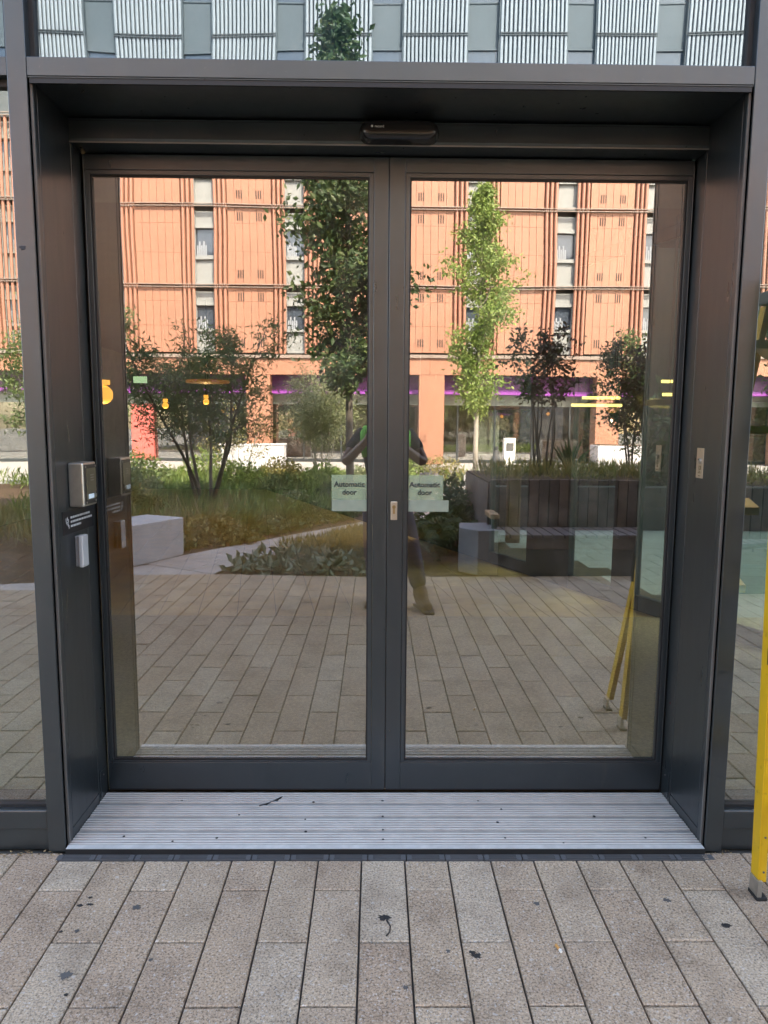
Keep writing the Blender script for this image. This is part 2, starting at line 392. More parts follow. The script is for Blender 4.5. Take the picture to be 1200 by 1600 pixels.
# ---------------------------------------------------------------- door surround
PT = thing('door_surround','deep dark metal portal lining around the double doors','door surround',(0,.2,0))
XL,XR = -1.105,1.105
for s in (-1,1):
    X = 1.105*s
    def bx(mb, dx0, dx1, *r):
        a,b = X+s*dx0, X+s*dx1
        mb.box(min(a,b),max(a,b),*r)
    b=MB(); bx(b,.004,.05,.006,.40,.0,2.56); b.build('reveal_backing', BLACK, PT)
    b=MB(); bx(b,-.003,.004,.018,.026,.0,2.50); b.build('edge_trim', TRIM, PT)
    b=MB(); bx(b,-.001,.0045,.030,.052,.0,2.51); b.build('reveal_strip', FRAME, PT, bevel=.001)
    b=MB(); bx(b,0,.0045,.056,.290,.058,2.51); b.build('reveal_panel', FRAME, PT, bevel=.0012)
    b=MB(); bx(b,.0005,.0045,.056,.290,.004,.054); b.build('skirting', FRAME, PT, bevel=.001)
    b=MB(); bx(b,.0,.0045,.293,.372,.004,2.43); b.build('jamb_panel', FRAME, PT, bevel=.0012)
    b=MB(); bx(b,-.0035,-.0003,.305,.366,.03,.135); b.build('access_plate', FRAME, PT, bevel=.001)
    b=MB(); b.disc((X-s*.0035,.335,.11),(-s,0,0),.003,.0012,10); b.build('screw', STEEL, PT)
b = MB().box(-1.112,1.112,.152,.42,2.511,2.62).box(-1.1085,1.1085,.004,.152,2.5095,2.5135)
b.build('soffit_panel', FRAME, PT, bevel=.001)
MB().box(-1.104,1.104,.006,.014,2.495,2.509).build('drip_strip', BLACK, PT)
# operator pelmet with a rounded lower lip
pts=[(.28,2.505),(.278,2.44),(.281,2.432),(.287,2.428),(.372,2.428),(.372,2.505)]
V=[(-1.1035,y,z) for y,z in pts]+[(1.1035,y,z) for y,z in pts]; n=len(pts)
PM=MB().add(V,[tuple(range(n)),tuple(range(n,2*n))]+[(i,(i+1)%n,n+(i+1)%n,n+i) for i in range(n)]).build('pelmet', FRAME, PT)
MB().box(-1.1035,1.1035,.2755,.2792,2.4255,2.4305).build('pelmet_lip', TRIM, PT, bevel=.0012)
MB().box(-1.1035,1.1035,.2765,.279,2.497,2.4985).build('pelmet_groove', BLACK, PT)
MB().box(-1.11,1.11,.377,.43,2.43,2.51).build('head_frame', FRAME, PT)
MB().box(-1.11,1.11,.4305,.445,2.39,2.95).build('light_leak_block', BLACK, PT)  # strip added to block lamp light leaking over the door head

# ---------------------------------------------------------------- doors
DY=.374
def door(x0,x1,ga,gb_,left):
    L = 'left' if left else 'right'
    lab = 'left leaf of the double glass door, without any lock' if left else 'right leaf of the double glass door, with the keyhole plate on its stile'
    d = thing('glass_door', lab, 'door', ((x0+x1)/2,DY,.03), 'pair of automatic door leaves')
    zb,zt=.03,2.424; gz0,gz1=.146,2.356; g=.006; bd=.016
    ax,bx_=ga,gb_
    MB().box(x0,ax-bd,DY,DY+.05,zb,zt).build('stile', FRAME, d, bevel=.0015) if ax-bd>x0+.002 else None
    MB().box(bx_+bd,x1,DY,DY+.05,zb,zt).build('stile', FRAME, d, bevel=.0015) if x1>bx_+bd+.002 else None
    lo=max(x0,ax-bd); hi=min(x1,bx_+bd)
    MB().box(lo+.0004,hi-.0004,DY+.0006,DY+.05,gz1+bd,zt).build('top_rail', FRAME, d, bevel=.0015)
    MB().box(lo+.0004,hi-.0004,DY+.0006,DY+.05,zb,gz0-.006).build('bottom_rail', FRAME, d, bevel=.0015)
    b=MB()
    b.box(lo+.0008,ax,DY+.003,DY+.04,gz0-.0055,gz1+bd-.0006).box(bx_,hi-.0008,DY+.003,DY+.04,gz0-.0055,gz1+bd-.0006)
    b.box(ax,bx_,DY+.003,DY+.04,gz1,gz1+bd-.0006).box(ax,bx_,DY+.003,DY+.04,gz0-.0055,gz0)
    b.build('glazing_bead', FRAME, d, bevel=.001)
    b=MB(); b.box(ax,ax+g,DY+.008,DY+.03,gz0,gz1).box(bx_-g,bx_,DY+.008,DY+.03,gz0,gz1).box(ax+g,bx_-g,DY+.008,DY+.03,gz1-g,gz1).box(ax+g,bx_-g,DY+.008,DY+.03,gz0,gz0+g)
    b.build('gasket', BLACK, d)
    MB().box(ax+g-.002,bx_-g+.002,DY+.014,DY+.022,gz0+g-.002,gz1-g+.002).build('glass_pane', GLASS, d)
    MB().box(x0+.002,x1-.002,DY+.004,DY+.02,.0235,.0298).build('brush_seal', BLACK, d)
    return d
DL = door(-1.0985,-.0045,-1.0777,-.0735,True)
DR = door(-.0010,1.1005,.0726,1.0805,False)
MB().box(-.0040,-.0015,DY+.004,DY+.03,.032,2.42).build('meeting_seal', BLACK, DL)
# cylinder lock on right leaf
b=MB().box(.0115,.0365,DY-.004,DY+.0005,1.113,1.184).build('keyhole_plate', BRASS, DR, bevel=.003)
k=MB().disc((.024,DY-.0042,1.163),(0,-1,0),.0068,.0012,16).box(.0205,.0275,DY-.0053,DY-.004,1.137,1.160).build('lock_cylinder', simple('worn_brass',(.45,.33,.16),.35,.9), b)
MB().box(.0233,.0247,DY-.0062,DY-.0054,1.158,1.168).build('key_slot', BLACK, b)
MB().disc((.024,DY-.0042,1.178),(0,-1,0),.0028,.0006,10).build('screw', STEEL, b)
# pelmet motion sensor
SN = thing('motion_sensor','black capsule shaped motion sensor above the double doors','sensor',(.028,.27,2.467))
def capsule(cx, y0, cz, L, h, d, n=18, rings=7):
    V=[];F=[]; r=h/2; hl=L/2-r
    out=[]
    for i in range(n):
        a=-math.pi/2+math.pi*i/(n-1); out.append((hl+r*math.cos(a), r*math.sin(a)))
    for i in range(n):
        a=math.pi/2+math.pi*i/(n-1); out.append((-hl+r*math.cos(a), r*math.sin(a)))
    m_=len(out)
    for j in range(rings):
        t=j/(rings-1); s=math.cos(t*math.pi/2*.92)**.55; y=y0-d*math.sin(t*math.pi/2)
        for (x,z) in out:
            xx = math.copysign(max(abs(x)-hl,0)*s+min(abs(x),hl)*(1-.05*t), x); V.append((cx+xx,y,cz+z*s))
    for j in range(rings-1):
        for i in range(m_): F.append((j*m_+i,j*m_+(i+1)%m_,(j+1)*m_+(i+1)%m_,(j+1)*m_+i))
    F.append(tuple(range((rings-1)*m_,rings*m_)))
    return V,F
V,F=capsule(.028,.2775,2.465,.276,.074,.05)
MB().add(V,F).build('sensor_housing', PLASTIC, SN, smooth=True)
def text(name, body, size, loc, rot, mt, parent, off=0, align='CENTER', ext=.0003, sx=1):
    cu=bpy.data.curves.new(name,'FONT'); cu.body=body; cu.size=size; cu.align_x=align; cu.offset=off; cu.extrude=ext; cu.resolution_u=3
    cu.materials.append(mt); tmp=bpy.data.objects.new(name,cu); col.objects.link(tmp)
    dg=bpy.context.evaluated_depsgraph_get(); me=bpy.data.meshes.new_from_object(tmp.evaluated_get(dg))
    bpy.data.objects.remove(tmp); o=bpy.data.objects.new(name,me); col.objects.link(o)
    me.materials.clear(); me.materials.append(mt)
    o.parent=parent; o.location=Vector(loc)-ORG[parent.name]; o.rotation_euler=rot; o.scale=(sx,1,1); return o
PRINTW = simple('pale_print',(.55,.55,.55),.6)
INK = simple('dark_ink',(.022,.032,.034),.6)
text('lettering','record',.0115,(-.040,.2262,2.4665),(R(84),0,0),PRINTW,SN,.0001,'CENTER',.0006)
b=MB().box(-.068,-.0615,.2255,.2275,2.4675,2.4735)
b.build('emblem', PRINTW, SN)
# Automatic door stickers on the glass
def stk_mat():
    m=bpy.data.materials.new('frosted_sticker_vinyl'); m.use_nodes=True; t=m.node_tree; t.nodes.remove(t.nodes['Principled BSDF'])
    d=N(t,'ShaderNodeBsdfDiffuse'); d.inputs[0].default_value=(.56,.68,.46,1)
    tr=N(t,'ShaderNodeBsdfTransparent'); mx=N(t,'ShaderNodeMixShader')
    r=ramp(t, noise(t,14,2).outputs['Fac'],[(.3,(.26,)*3),(.7,(.37,)*3)])
    t.links.new(r.outputs[0],mx.inputs[0]); t.links.new(tr.outputs[0],mx.inputs[1]); t.links.new(d.outputs[0],mx.inputs[2])
    t.links.new(mx.outputs[0],t.nodes['Material Output'].inputs[0]); return m
STK=stk_mat(); STK2=STK.copy(); STK2.name='blur_stand_in_vinyl'
for n_ in STK2.node_tree.nodes:
    if n_.type=='BSDF_DIFFUSE': n_.inputs[0].default_value=(.42,.48,.38,1)
    if n_.type=='VALTORGB':
        n_.color_ramp.elements[0].color=(.48,.48,.48,1); n_.color_ramp.elements[1].color=(.62,.62,.62,1)
for (x0,x1,lab,xt) in ((-.213,-.0755,'frosted sign reading Automatic door, on the glass left of the meeting stiles',-.1455),
                    (.0755,.211,'frosted sign reading Automatic door, on the glass beside the keyhole',.141)):
    y=DY+.0125
    s=thing('door_sign',lab,'sign',((x0+x1)/2,y,1.21),'frosted Automatic door signs')
    MB().box(x0,x1,y,y+.0006,1.1885,1.283).build('vinyl', STK, s)
    MB().box(x0,x1+(.022 if x0>0 else 0),y,y+.0006,1.144,1.188).build('blur_stand_in', STK2, s)  # made-up plain strip in place of a blurred-out patch
    text('lettering','Automatic',.0285,(xt,y-.001,1.238),(R(90),0,0),INK,s,.00055,'CENTER',.0003,.96)
    text('lettering','door',.0285,(xt,y-.001,1.208),(R(90),0,0),INK,s,.00055,'CENTER',.0003,.96)

# intercom
IC=thing('intercom','stainless steel door entry intercom box on the left reveal','intercom',(XL,.2,1.18))
MB().box(XL,XL+.052,.147,.262,1.182,1.335).build('housing', STEEL, IC, bevel=.006, seg=3)
f=MB().box(XL+.0522,XL+.0545,.158,.256,1.190,1.327).build('faceplate', simple('dark_steel_face',(.10,.095,.09),.3,.8), IC, bevel=.001)
MB().box(XL+.0546,XL+.0562,.170,.250,1.204,1.314).build('speaker_panel', simple('olive_steel_panel',(.30,.29,.22),.28,.9), f, bevel=.001)
for z in (1.290,1.281,1.272): MB().box(XL+.0563,XL+.0575,.198,.226,z-.0018,z+.0018).build('speaker_slot', STEEL, f)
MB().box(XL+.0563,XL+.0585,.178,.222,1.208,1.224).build('name_plate', simple('backlit_name_card',(.62,.72,.78),.4,emit=((.6,.75,.9),.03)), f, bevel=.001)
MB().disc((XL+.0563,.236,1.216),(1,0,0),.007,.003,14).build('call_button', STEEL, f)
for yy,zz in ((.164,1.320),(.250,1.320),(.164,1.196),(.244,1.197)): MB().disc((XL+.0546,yy,zz),(1,0,0),.004,.0015,10).build('screw', STEEL, f)
# notice with three lines too small to read
NO=thing('notice','small black notice with three lines of tiny white print below the intercom','notice',(XL,.21,1.13))
MB().box(XL,XL+.0012,.088,.348,1.090,1.172).build('notice_plate', simple('black_vinyl',(.010,.010,.012),.45), NO)
b=MB(); q=random.Random(3)
for z,ye in ((1.145,.315),(1.130,.332),(1.115,.235)):
    yy=.150
    while yy<ye:
        l=min(q.uniform(.008,.026),ye-yy); b.box(XL+.0013,XL+.0017,yy,yy+l,z-.0035,z+.0035); yy+=l+.0035
b.build('print', PRINTW, NO)
b=MB()
for i,(a,zz) in enumerate(((.112,1.140),(.122,1.143),(.130,1.136),(.118,1.128),(.128,1.122),(.133,1.115))):
    b.box(XL+.0013,XL+.0017,a,a+.004,zz-.006,zz+.006)
b.box(XL+.0013,XL+.0017,.112,.134,1.130,1.132).build('symbol', PRINTW, NO)
# exit/push switch
PB=thing('push_switch','plain satin white vertical push switch below the black notice','switch',(XL,.2,.97))
MB().box(XL,XL+.014,.178,.226,.966,1.076).build('back_box', simple('grey_box_shell',(.25,.25,.25),.4), PB, bevel=.003)
MB().box(XL+.0142,XL+.030,.172,.222,.964,1.078).build('push_plate', WHITEM, PB, bevel=.004, seg=3)
# key switch on right reveal
KS=thing('key_switch','slim steel key switch plate on the right reveal','key switch',(XR,.19,1.34))
pl=MB().box(XR-.003,XR,.176,.228,1.292,1.398).build('switch_plate', simple('warm_steel_plate',(.60,.52,.42),.3,.8), KS, bevel=.001)
MB().disc((XR-.0032,.200,1.352),(-1,0,0),.010,.006,18).build('key_barrel', STEEL, KS)
MB().disc((XR-.0094,.200,1.358),(-1,0,0),.003,.0006,8).build('key_slot', BLACK, KS)
MB().disc((XR-.0032,.200,1.391),(-1,0,0),.003,.001,10).build('screw', STEEL, KS)
text('lettering','13',.020,(XR-.0033,.200,1.322),(R(90),0,R(-90)),simple('brown_etch',(.16,.10,.03),.6),KS,.0006)
b=MB()
for z,hw in ((1.3165,.006),(1.311,.010),(1.300,.007)): b.box(XR-.0037,XR-.0032,.200-hw,.200+hw,z-.0012,z+.0012)
b.build('etched_lines', bpy.data.materials['brown_etch'], KS)
# small marks on reveals and on a mullion
MB().disc((XL+.0001,.34,.377),(1,0,0),.004,.0006,9).build('paint_chip', BLACK, PT)
MB().disc((XR-.0001,.335,.405),(-1,0,0),.0035,.0006,9).build('paint_chip', simple('red_mark',(.25,.03,.03),.5), PT)
b=MB(); blob(b,0,0,.010,.0022,5,1.4)
b.v=[(x-1.148,-.0001-(z-.0012),y+2.012) for x,y,z in b.v]
b.build('scuff', simple('dark_scuff',(.03,.03,.035),.7), B)

# ---------------------------------------------------------------- entrance mat and drain
MT=thing('entrance_mat','ribbed aluminium entrance threshold plate in front of the doors','threshold',(0,.18,0))
zt=.020
prof=[(-.020,.001),(-.020,.017),(-.017,zt),(.010,zt)]
ribs=[]
y=.013; k=0
while y<.362:
    ribs.append((y,y+.0058)); y+=.0058+(.0098 if k%5!=4 else .024); k+=1
zb=zt-.0035
prof=[(-.0140,.001),(-.0140,zt),(.0095,zt)]
for (a,b_) in ribs: prof+=[(prof[-1][0]+.0008,zb),(a-.0012,zb),(a,zt),(b_,zt)]
prof+=[(.369,zb),(.372,zb),(.372,.001)]
n=len(prof); V=[(-1.103,yy,zz) for yy,zz in prof]+[(1.103,yy,zz) for yy,zz in prof]
F=[(i,i+1,n+i+1,n+i) for i in range(n-1)]+[(n-1,0,n,2*n-1)]
MB().add(V,F).build('tread_plate', ALU, MT)
RIBM=simple('pale_rib_top', (.74,.71,.67), .5, .15, .06, 30)  # rib tops in a paler colour than the plate
b=MB()
for (a,b_) in ribs: b.box(-1.1025,1.1025,a+.0003,b_-.0003,zt+.0001,zt+.0006)
b.build('rib_edge', RIBM, MT)
MB().box(-1.103,1.103,-.0165,-.0143,.0005,zt-.0008).build('front_edge', BLACK, MT)
PALE=simple('worn_pale_nosing',(.60,.59,.56),.55,.3,var=.12,scale=25)
MB().box(-1.1025,1.1025,-.0138,.0090,zt+.0001,zt+.0008).build('nosing', PALE, MT)
for x,yy in ((-.013,.042),(-.013,.102),(-.013,.19),(-.013,.30),(-.60,.05),(-.79,.30),(-.30,.17),(-.29,.09),(-.28,.29),(.42,.05),(.44,.24),(.36,.30),(.41,.15),(.92,.05),(.78,.19),(-.93,.06),(.62,.02),(-.75,.03),(-.55,.20)):
    MB().disc((x,yy,zt+.0002),(0,0,1),.0042+rnd.uniform(-.001,.0015),.0008,10).build('bolt_hole', BLACK, MT)
b=MB().tube([(-.485,.262,zt+.001),(-.462,.272,zt+.001),(-.445,.290,zt+.0012),(-.425,.302,zt+.001),(-.405,.330,zt+.001)],[.003,.0045,.0012,.006,.002],5).build('scratch', BLACK, MT)
DC=thing('drain_channel','black slotted drain channel along the front of the threshold plate','drain',(0,-.03,0))
DRM=simple('black_cast_grate',(.085,.085,.088),.55)
MB().box(-1.135,1.135,-.0465,-.0170,-.05,-.012).build('channel', BLACK, DC)
g0=None
for i in range(17):
    xc=-1.06+i*.1325
    if g0 is None:
        b=MB(); x0,x1=xc-.0645,xc+.0645
        b.box(x0,x0+.017,-.0462,-.0172,-.011,.001).box(x1-.017,x1,-.0462,-.0172,-.011,.001)
        for yy in (-.0462,-.0372,-.0284,-.0204): b.box(x0+.017,x1-.017,yy,yy+.0031,-.011,.001)
        g0=b.build('grate', DRM, DC)
    else: dup(g0, DC, delta=(xc+1.06,0,0))

# ---------------------------------------------------------------- yellow ladder
LD=thing('stepladder','yellow fibreglass stepladder standing open by the right mullion','ladder',(1.6,-.3,0))
def rail(x,y,lx,ly,H,inner):
    top=Vector((lx*H,ly*H,H)); b=MB()
    P=lambda t,a,c: Vector((x,y,.0))+top*t+Vector((a*inner,c,0))
    def bar(a0,a1,c0,c1,t0=.03,t1=1):
        vs=[P(t,a,c) for t in (t0,t1) for a,c in ((a0,c0),(a1,c0),(a1,c1),(a0,c1))]
        b.add(vs,[(0,3,2,1),(4,5,6,7),(0,1,5,4),(1,2,6,5),(2,3,7,6),(3,0,4,7)])
    bar(0,.0045,-.022,.022); bar(.0046,.026,-.022,-.0175); bar(.0046,.026,.0175,.022)
    r=b.build('rail', YELLOW, LD, bevel=.0012)
    q=lambda a0,a1: (min(x+a0*inner,x+a1*inner),max(x+a0*inner,x+a1*inner))
    MB().box(*q(-.003,.012),y-.0255,y+.0255,.012,.066).build('shoe', STEEL, r, bevel=.002)
    MB().box(*q(-.004,.030),y-.027,y+.028,0,.0118).build('rubber_foot', BLACK, r, bevel=.002)
    for z in (.09,.20,.62):
        MB().disc((x+lx*z+.016*inner,y+ly*z-.022,z),(0,-1,0),.0035,.0015,8).build('rivet', DRM, r)
    return r
H=1.95
rail(1.156,-.235,.025,.085,H,1); rail(1.166,-.48,.17,-.01,H,1); rail(2.05,-.225,-.24,.03,H,-1); rail(2.05,-.48,-.24,-.01,H,-1)
for i in range(1,7):
    z=i*.29
    MB().add([(x_,y_2,z_) for z_ in (z,z+.028) for x_,y_2 in ((1.19+.025*z,-.215+.085*z),(1.20+.17*z,-.455),(1.27+.17*z,-.455),(1.26+.06*z,-.215+.085*z))],
        [(0,3,2,1),(4,5,6,7),(0,1,5,4),(1,2,6,5),(2,3,7,6),(3,0,4,7)]).build('tread', YELLOW, LD)
MB().tube([(1.176,-.20,.745),(1.172,-.204,.79),(1.184,-.204,.90),(1.21,-.204,1.02),(1.6,-.21,1.05)],.010,8).build('spreader_arm', BLACK, LD)
MB().box(1.47,1.64,-.50,-.06,H,H+.05).build('top_cap', DRM, LD, bevel=.006)

# ---------------------------------------------------------------- lobby behind the glass
WOODF=simple('honey_oak_floor',(.62,.40,.12),.4,var=.15,scale=5)
lf=MB().box(-5.5,3.4,.45,16,-.09,-.004).build('lobby_floor', simple('floor_gap',(.07,.045,.02),.8), kind='structure')
MB().box(-5.4,3.1,.432,3.02,-.003,.012).build('lobby_matting', simple('grey_entrance_matting',(.50,.385,.235),.95,var=.25,scale=60,bmp=.004,bscale=120), kind='structure')
ang=math.atan2(2.0,-.33)
ux,uy=math.cos(ang),math.sin(ang); px_,py_=-uy,ux
import itertools
for i in range(-14,30):
    # diagonal floor boards, clipped to the lobby
    o=i*.30
    c0=Vector((-.2,3.04,0))+Vector((px_,py_,0))*o*1.0
    t0=(3.04-c0.y)/uy; t1=(13.9-c0.y)/uy
    def pt(t,w): return (c0.x+ux*t+px_*w, c0.y+uy*t+py_*w)
    def clipy(w,yl):
        t=(yl-(c0.y+py_*w))/uy; return pt(t,w)
    a=clipy(.0,3.03); b_=clipy(.296,3.03); c_=clipy(.296,13.9); d_=clipy(0,13.9)
    Q=[a,b_,c_,d_]
    def clip(Q,f):
        out=[]
        for k in range(len(Q)):
            p,q_=Q[k-1],Q[k]; fp,fq=f(p),f(q_)
            if (fp>=0)!=(fq>=0): t=fp/(fp-fq); out.append((p[0]+(q_[0]-p[0])*t,p[1]+(q_[1]-p[1])*t))
            if fq>=0: out.append(q_)
        return out
    Q=clip(Q,lambda p: p[0]+5.39)
    if Q: Q=clip(Q,lambda p: -((p[0]-3.30)*(6.83-.52)-(p[1]-.52)*(.55-3.30))/6.9-.04)
    if len(Q)<3: continue
    MB().prism(Q,-.003,0.0).build('floor_board', WOODF, lf)
LW=simple('lobby_plaster',(.33,.31,.25),.85)
MB().box(-5.6,-5.42,.25,16,-.002,2.95).build('lobby_wall', LW, kind='structure')
MB().box(-5.4,1.0,14,14.2,-.002,2.95).build('lobby_wall', LW, kind='structure')
SC0=Vector((3.30,.52,0)); SC1=Vector((.55,6.83,0))   # diagonal glazed screen
MB().prism([(-5.6,.22),(3.4,.22),(3.42,.45),(.62,6.9),(.95,14.2),(-5.6,14.2)],2.955,3.10).build('lobby_ceiling', simple('dark_ceiling',(.11,.09,.08),.8), kind='structure')
scd=(SC1-SC0); SL=scd.length; scd.normalize(); scn_=Vector((-scd.y,scd.x,0))
rotS=Matrix((scd,scn_,Vector((0,0,1)))).transposed()
GS=thing('glazed_screen','diagonal glazed screen inside the lobby, giving onto the sunny courtyard','glazed screen',(SC0+SC1)/2)
def onS(t): return SC0+scd*t
def tpar(x,y): return (Vector((x,y,0))-SC0).dot(scd)
posts=[(0,.06),(tpar(2.6,2.1)-.05,tpar(2.6,2.1)+.05),(tpar(2.065,3.309),tpar(1.951,3.547)),(tpar(1.681,4.044),tpar(1.527,4.682)),(tpar(1.221,5.294),SL)]
for a,b_ in posts:
    c=onS((a+b_)/2); MB().obox((c.x,c.y,1.477),((b_-a)/2,.035,1.475),rotS).build('post', FRAME, GS)
for (a,b_) in zip([q[1] for q in posts[:-1]],[q[0] for q in posts[1:]]):
    c=onS((a+b_)/2); hw=(b_-a)/2-.001
    MB().obox((c.x,c.y,.06),(hw,.03,.058),rotS).build('sill', FRAME, GS)
    MB().obox((c.x,c.y,2.9),(hw,.03,.045),rotS).build('head', FRAME, GS)
    MB().obox((c.x,c.y,1.66),(hw,.025,.022),rotS).build('crossbar', FRAME, GS)
    MB().obox((c.x,c.y,1.50),(hw,.004,1.38),rotS).build('pane', GLASS_INT, GS)
cy=MB().prism([(3.5,.45),(16,.45),(16,17),(1.05,17),(1.05,7.0)],-.09,-.012).build('courtyard_paving', JOINT, kind='structure')
b=MB()
for i in range(36):
    for j in range(26):
        x0=1.2+i*.4+(.2 if j%2 else 0); y0=.6+j*.4
        if (x0-3.30)*(6.83-.52)-(y0-.52)*(.55-3.30) < .45*6.9: continue
        add_paver(b,x0,x0+.4,y0,y0+.4,.0)
b.build('slab_field', paver_mat('pale_courtyard_slab',False,[(.46,.46,.45),(.5,.5,.49),(.43,.43,.42)],.6), cy, kind='stuff')
tag(MB().box(.9,13.8,7.7,7.95,0,.62).build('garden_wall', CONCD, bevel=.01),'low dark concrete wall across the courtyard behind the lobby screen','wall')
tag(MB().obox((1.705,6.62,.50),(.085,.05,.50),Matrix.Rotation(0,3,'Z')).build('timber_post', TIMBERL, bevel=.006),'pale oak post standing in the lobby behind the right door','post')
GLOW=simple('warm_lamp_glow',(.8,.5,.12),.5,emit=((1.0,.50,.09),.20))
GLOWY=simple('yellow_tube_glow',(.8,.8,.3),.5,emit=((1.0,.92,.30),.36))
def pendant(x,y,z,r,lab):
    p=thing('pendant_lamp',lab,'lamp',(x,y,z),'warm pendant lamps in the lobby')
    V=[];F=[]; nn=16
    for j in range(9):
        a=math.pi*j/8; 
        for k in range(nn): V.append((x+r*math.sin(a)*math.cos(2*math.pi*k/nn)*(1+.03*(j%2)),y+r*math.sin(a)*math.sin(2*math.pi*k/nn),z-r*math.cos(a)))
    for j in range(8):
        for k in range(nn): F.append((j*nn+k,j*nn+(k+1)%nn,(j+1)*nn+(k+1)%nn,(j+1)*nn+k))
    MB().add(V,F).build('lamp_shade', GLOW, p, smooth=True)
    MB().tube([(x,y,z+r),(x,y,2.954)],.006,6).build('cord', BLACK, p)
    ld=bpy.data.lights.new('lamp_light','POINT'); ld.energy=0.6; ld.color=(1,.72,.38); ld.shadow_soft_size=.02
    lo_=bpy.data.objects.new('lamp_light',ld); col.objects.link(lo_); lo_.parent=p; lo_.location=(0,0,-r-.12)
    MB().disc((x,y,z+r*1.05),(0,0,1),r*.75,.05,16).build('lamp_cap', GLOW, p)
pendant(-3.19,6.0,1.80,.11,'round yellow pendant lamp nearest the left door edge in the lobby')
pendant(-3.15,8.3,1.74,.045,'small gold pendant lamp hanging deep in the left of the lobby')
pendant(-2.55,8.3,1.80,.045,'small gold pendant lamp right of its twin deep in the lobby')
d=thing('ring_lamp','flat orange ring lamp hanging in the left of the lobby','lamp',(-2.1,6.5,1.98))
MB().disc((-2.1,6.5,1.97),(0,0,1),.26,.03,28).build('ring', simple('copper_lamp_ring',(.6,.25,.08),.4,emit=((1,.4,.1),.02)), d)
MB().tube([(-2.1,6.5,2.0),(-2.1,6.5,2.954)],.006,6).build('cord', BLACK, d)
for x0,x1,yy,z,lab in ((1.50,1.90,3.35,1.64,'lower left yellow tube light in front of the lobby screen'),(1.60,1.90,3.40,1.70,'upper left yellow tube light in front of the lobby screen'),
        (2.02,2.22,2.85,1.705,'lower right yellow tube light by the right door edge'),(2.02,2.22,2.88,1.80,'upper right yellow tube light by the right door edge')):
    p=thing('tube_light',lab,'light',((x0+x1)/2,yy,z),'yellow tube lights in the lobby')
    MB().tube([(x0,yy,z),(x1,yy,z)],.011,8).build('tube', GLOWY, p)
    MB().tube([(x0+.05,yy,z+.011),(x0+.05,yy,2.954)],.003,4).tube([(x1-.05,yy,z+.011),(x1-.05,yy,2.954)],.003,4).build('wire', BLACK, p)
p=thing('exit_light','pale green illuminated exit light hanging in the lobby','sign',(-2.44,5,1.91))
MB().box(-2.50,-2.37,5,5.03,1.88,1.945).build('light_panel', simple('pale_green_panel',(.6,.8,.68),.5,emit=((.5,.9,.65),.12)), p)
MB().tube([(-2.435,5.015,1.945),(-2.435,5.015,2.954)],.004,5).build('rod', BLACK, p)

# ---------------------------------------------------------------- terracotta building across the plaza
T=thing('terracotta_building','orange clad building with silver upper floors, reflected in the doors','building',(0,-24,0))
FY=-24.0; BX=[.28+3.33*k for k in range(-6,7)]
XA,XB=BX[0]-1.2,BX[-1]+1.2
MB().box(XA,XB,-34,FY-.30,3.35,22.4).build('wall', DARKGAP, T)
MB().box(XA-.1,XB+.1,-34,FY+.05,22.4,22.8).build('roof', SILVER, T)
LZ=[4.10,6.55,9.35,12.17,14.99,17.81,20.63]
# cladding panels
pm={}
first_panel={}
for bi in range(len(BX)-1):
    xc=(BX[bi]+BX[bi+1])/2
    for si in range(3):
        z0,z1=LZ[si],LZ[si+1]
        key=si
        if key not in first_panel:
            b=MB(); wv=1.64/6
            for k in range(6):
                for (za,zb_) in ((z0+.06,z0+ (z1-z0)*.42),(z0+(z1-z0)*.42+.007,z0+(z1-z0)*.78),(z0+(z1-z0)*.78+.007,z1-.06)):
                    b.box(xc-.82+k*wv+.0055,xc-.82+(k+1)*wv-.0055,FY-.26,FY,za,zb_)
            first_panel[key]=(b.build('cladding_panel', ORANGE, T),xc)
        else: dup(first_panel[key][0],T,delta=(xc-first_panel[key][1],0,0))
        if bi%2==0:   # vented bays
            kk=('v',si)
            if kk not in first_panel:
                b=MB()
                for dx in (-.36,.36):
                    for zz in ((z0+.27,z0+.56),(z1-.52,z1-.22)):
                        for j in (-1,0,1): b.box(xc+dx+j*.085-.021,xc+dx+j*.085+.021,FY-.02,FY+.006,*zz)
                first_panel[kk]=(b.build('vent', DARKGAP, T),xc)
            else: dup(first_panel[kk][0],T,delta=(xc-first_panel[kk][1],0,0))
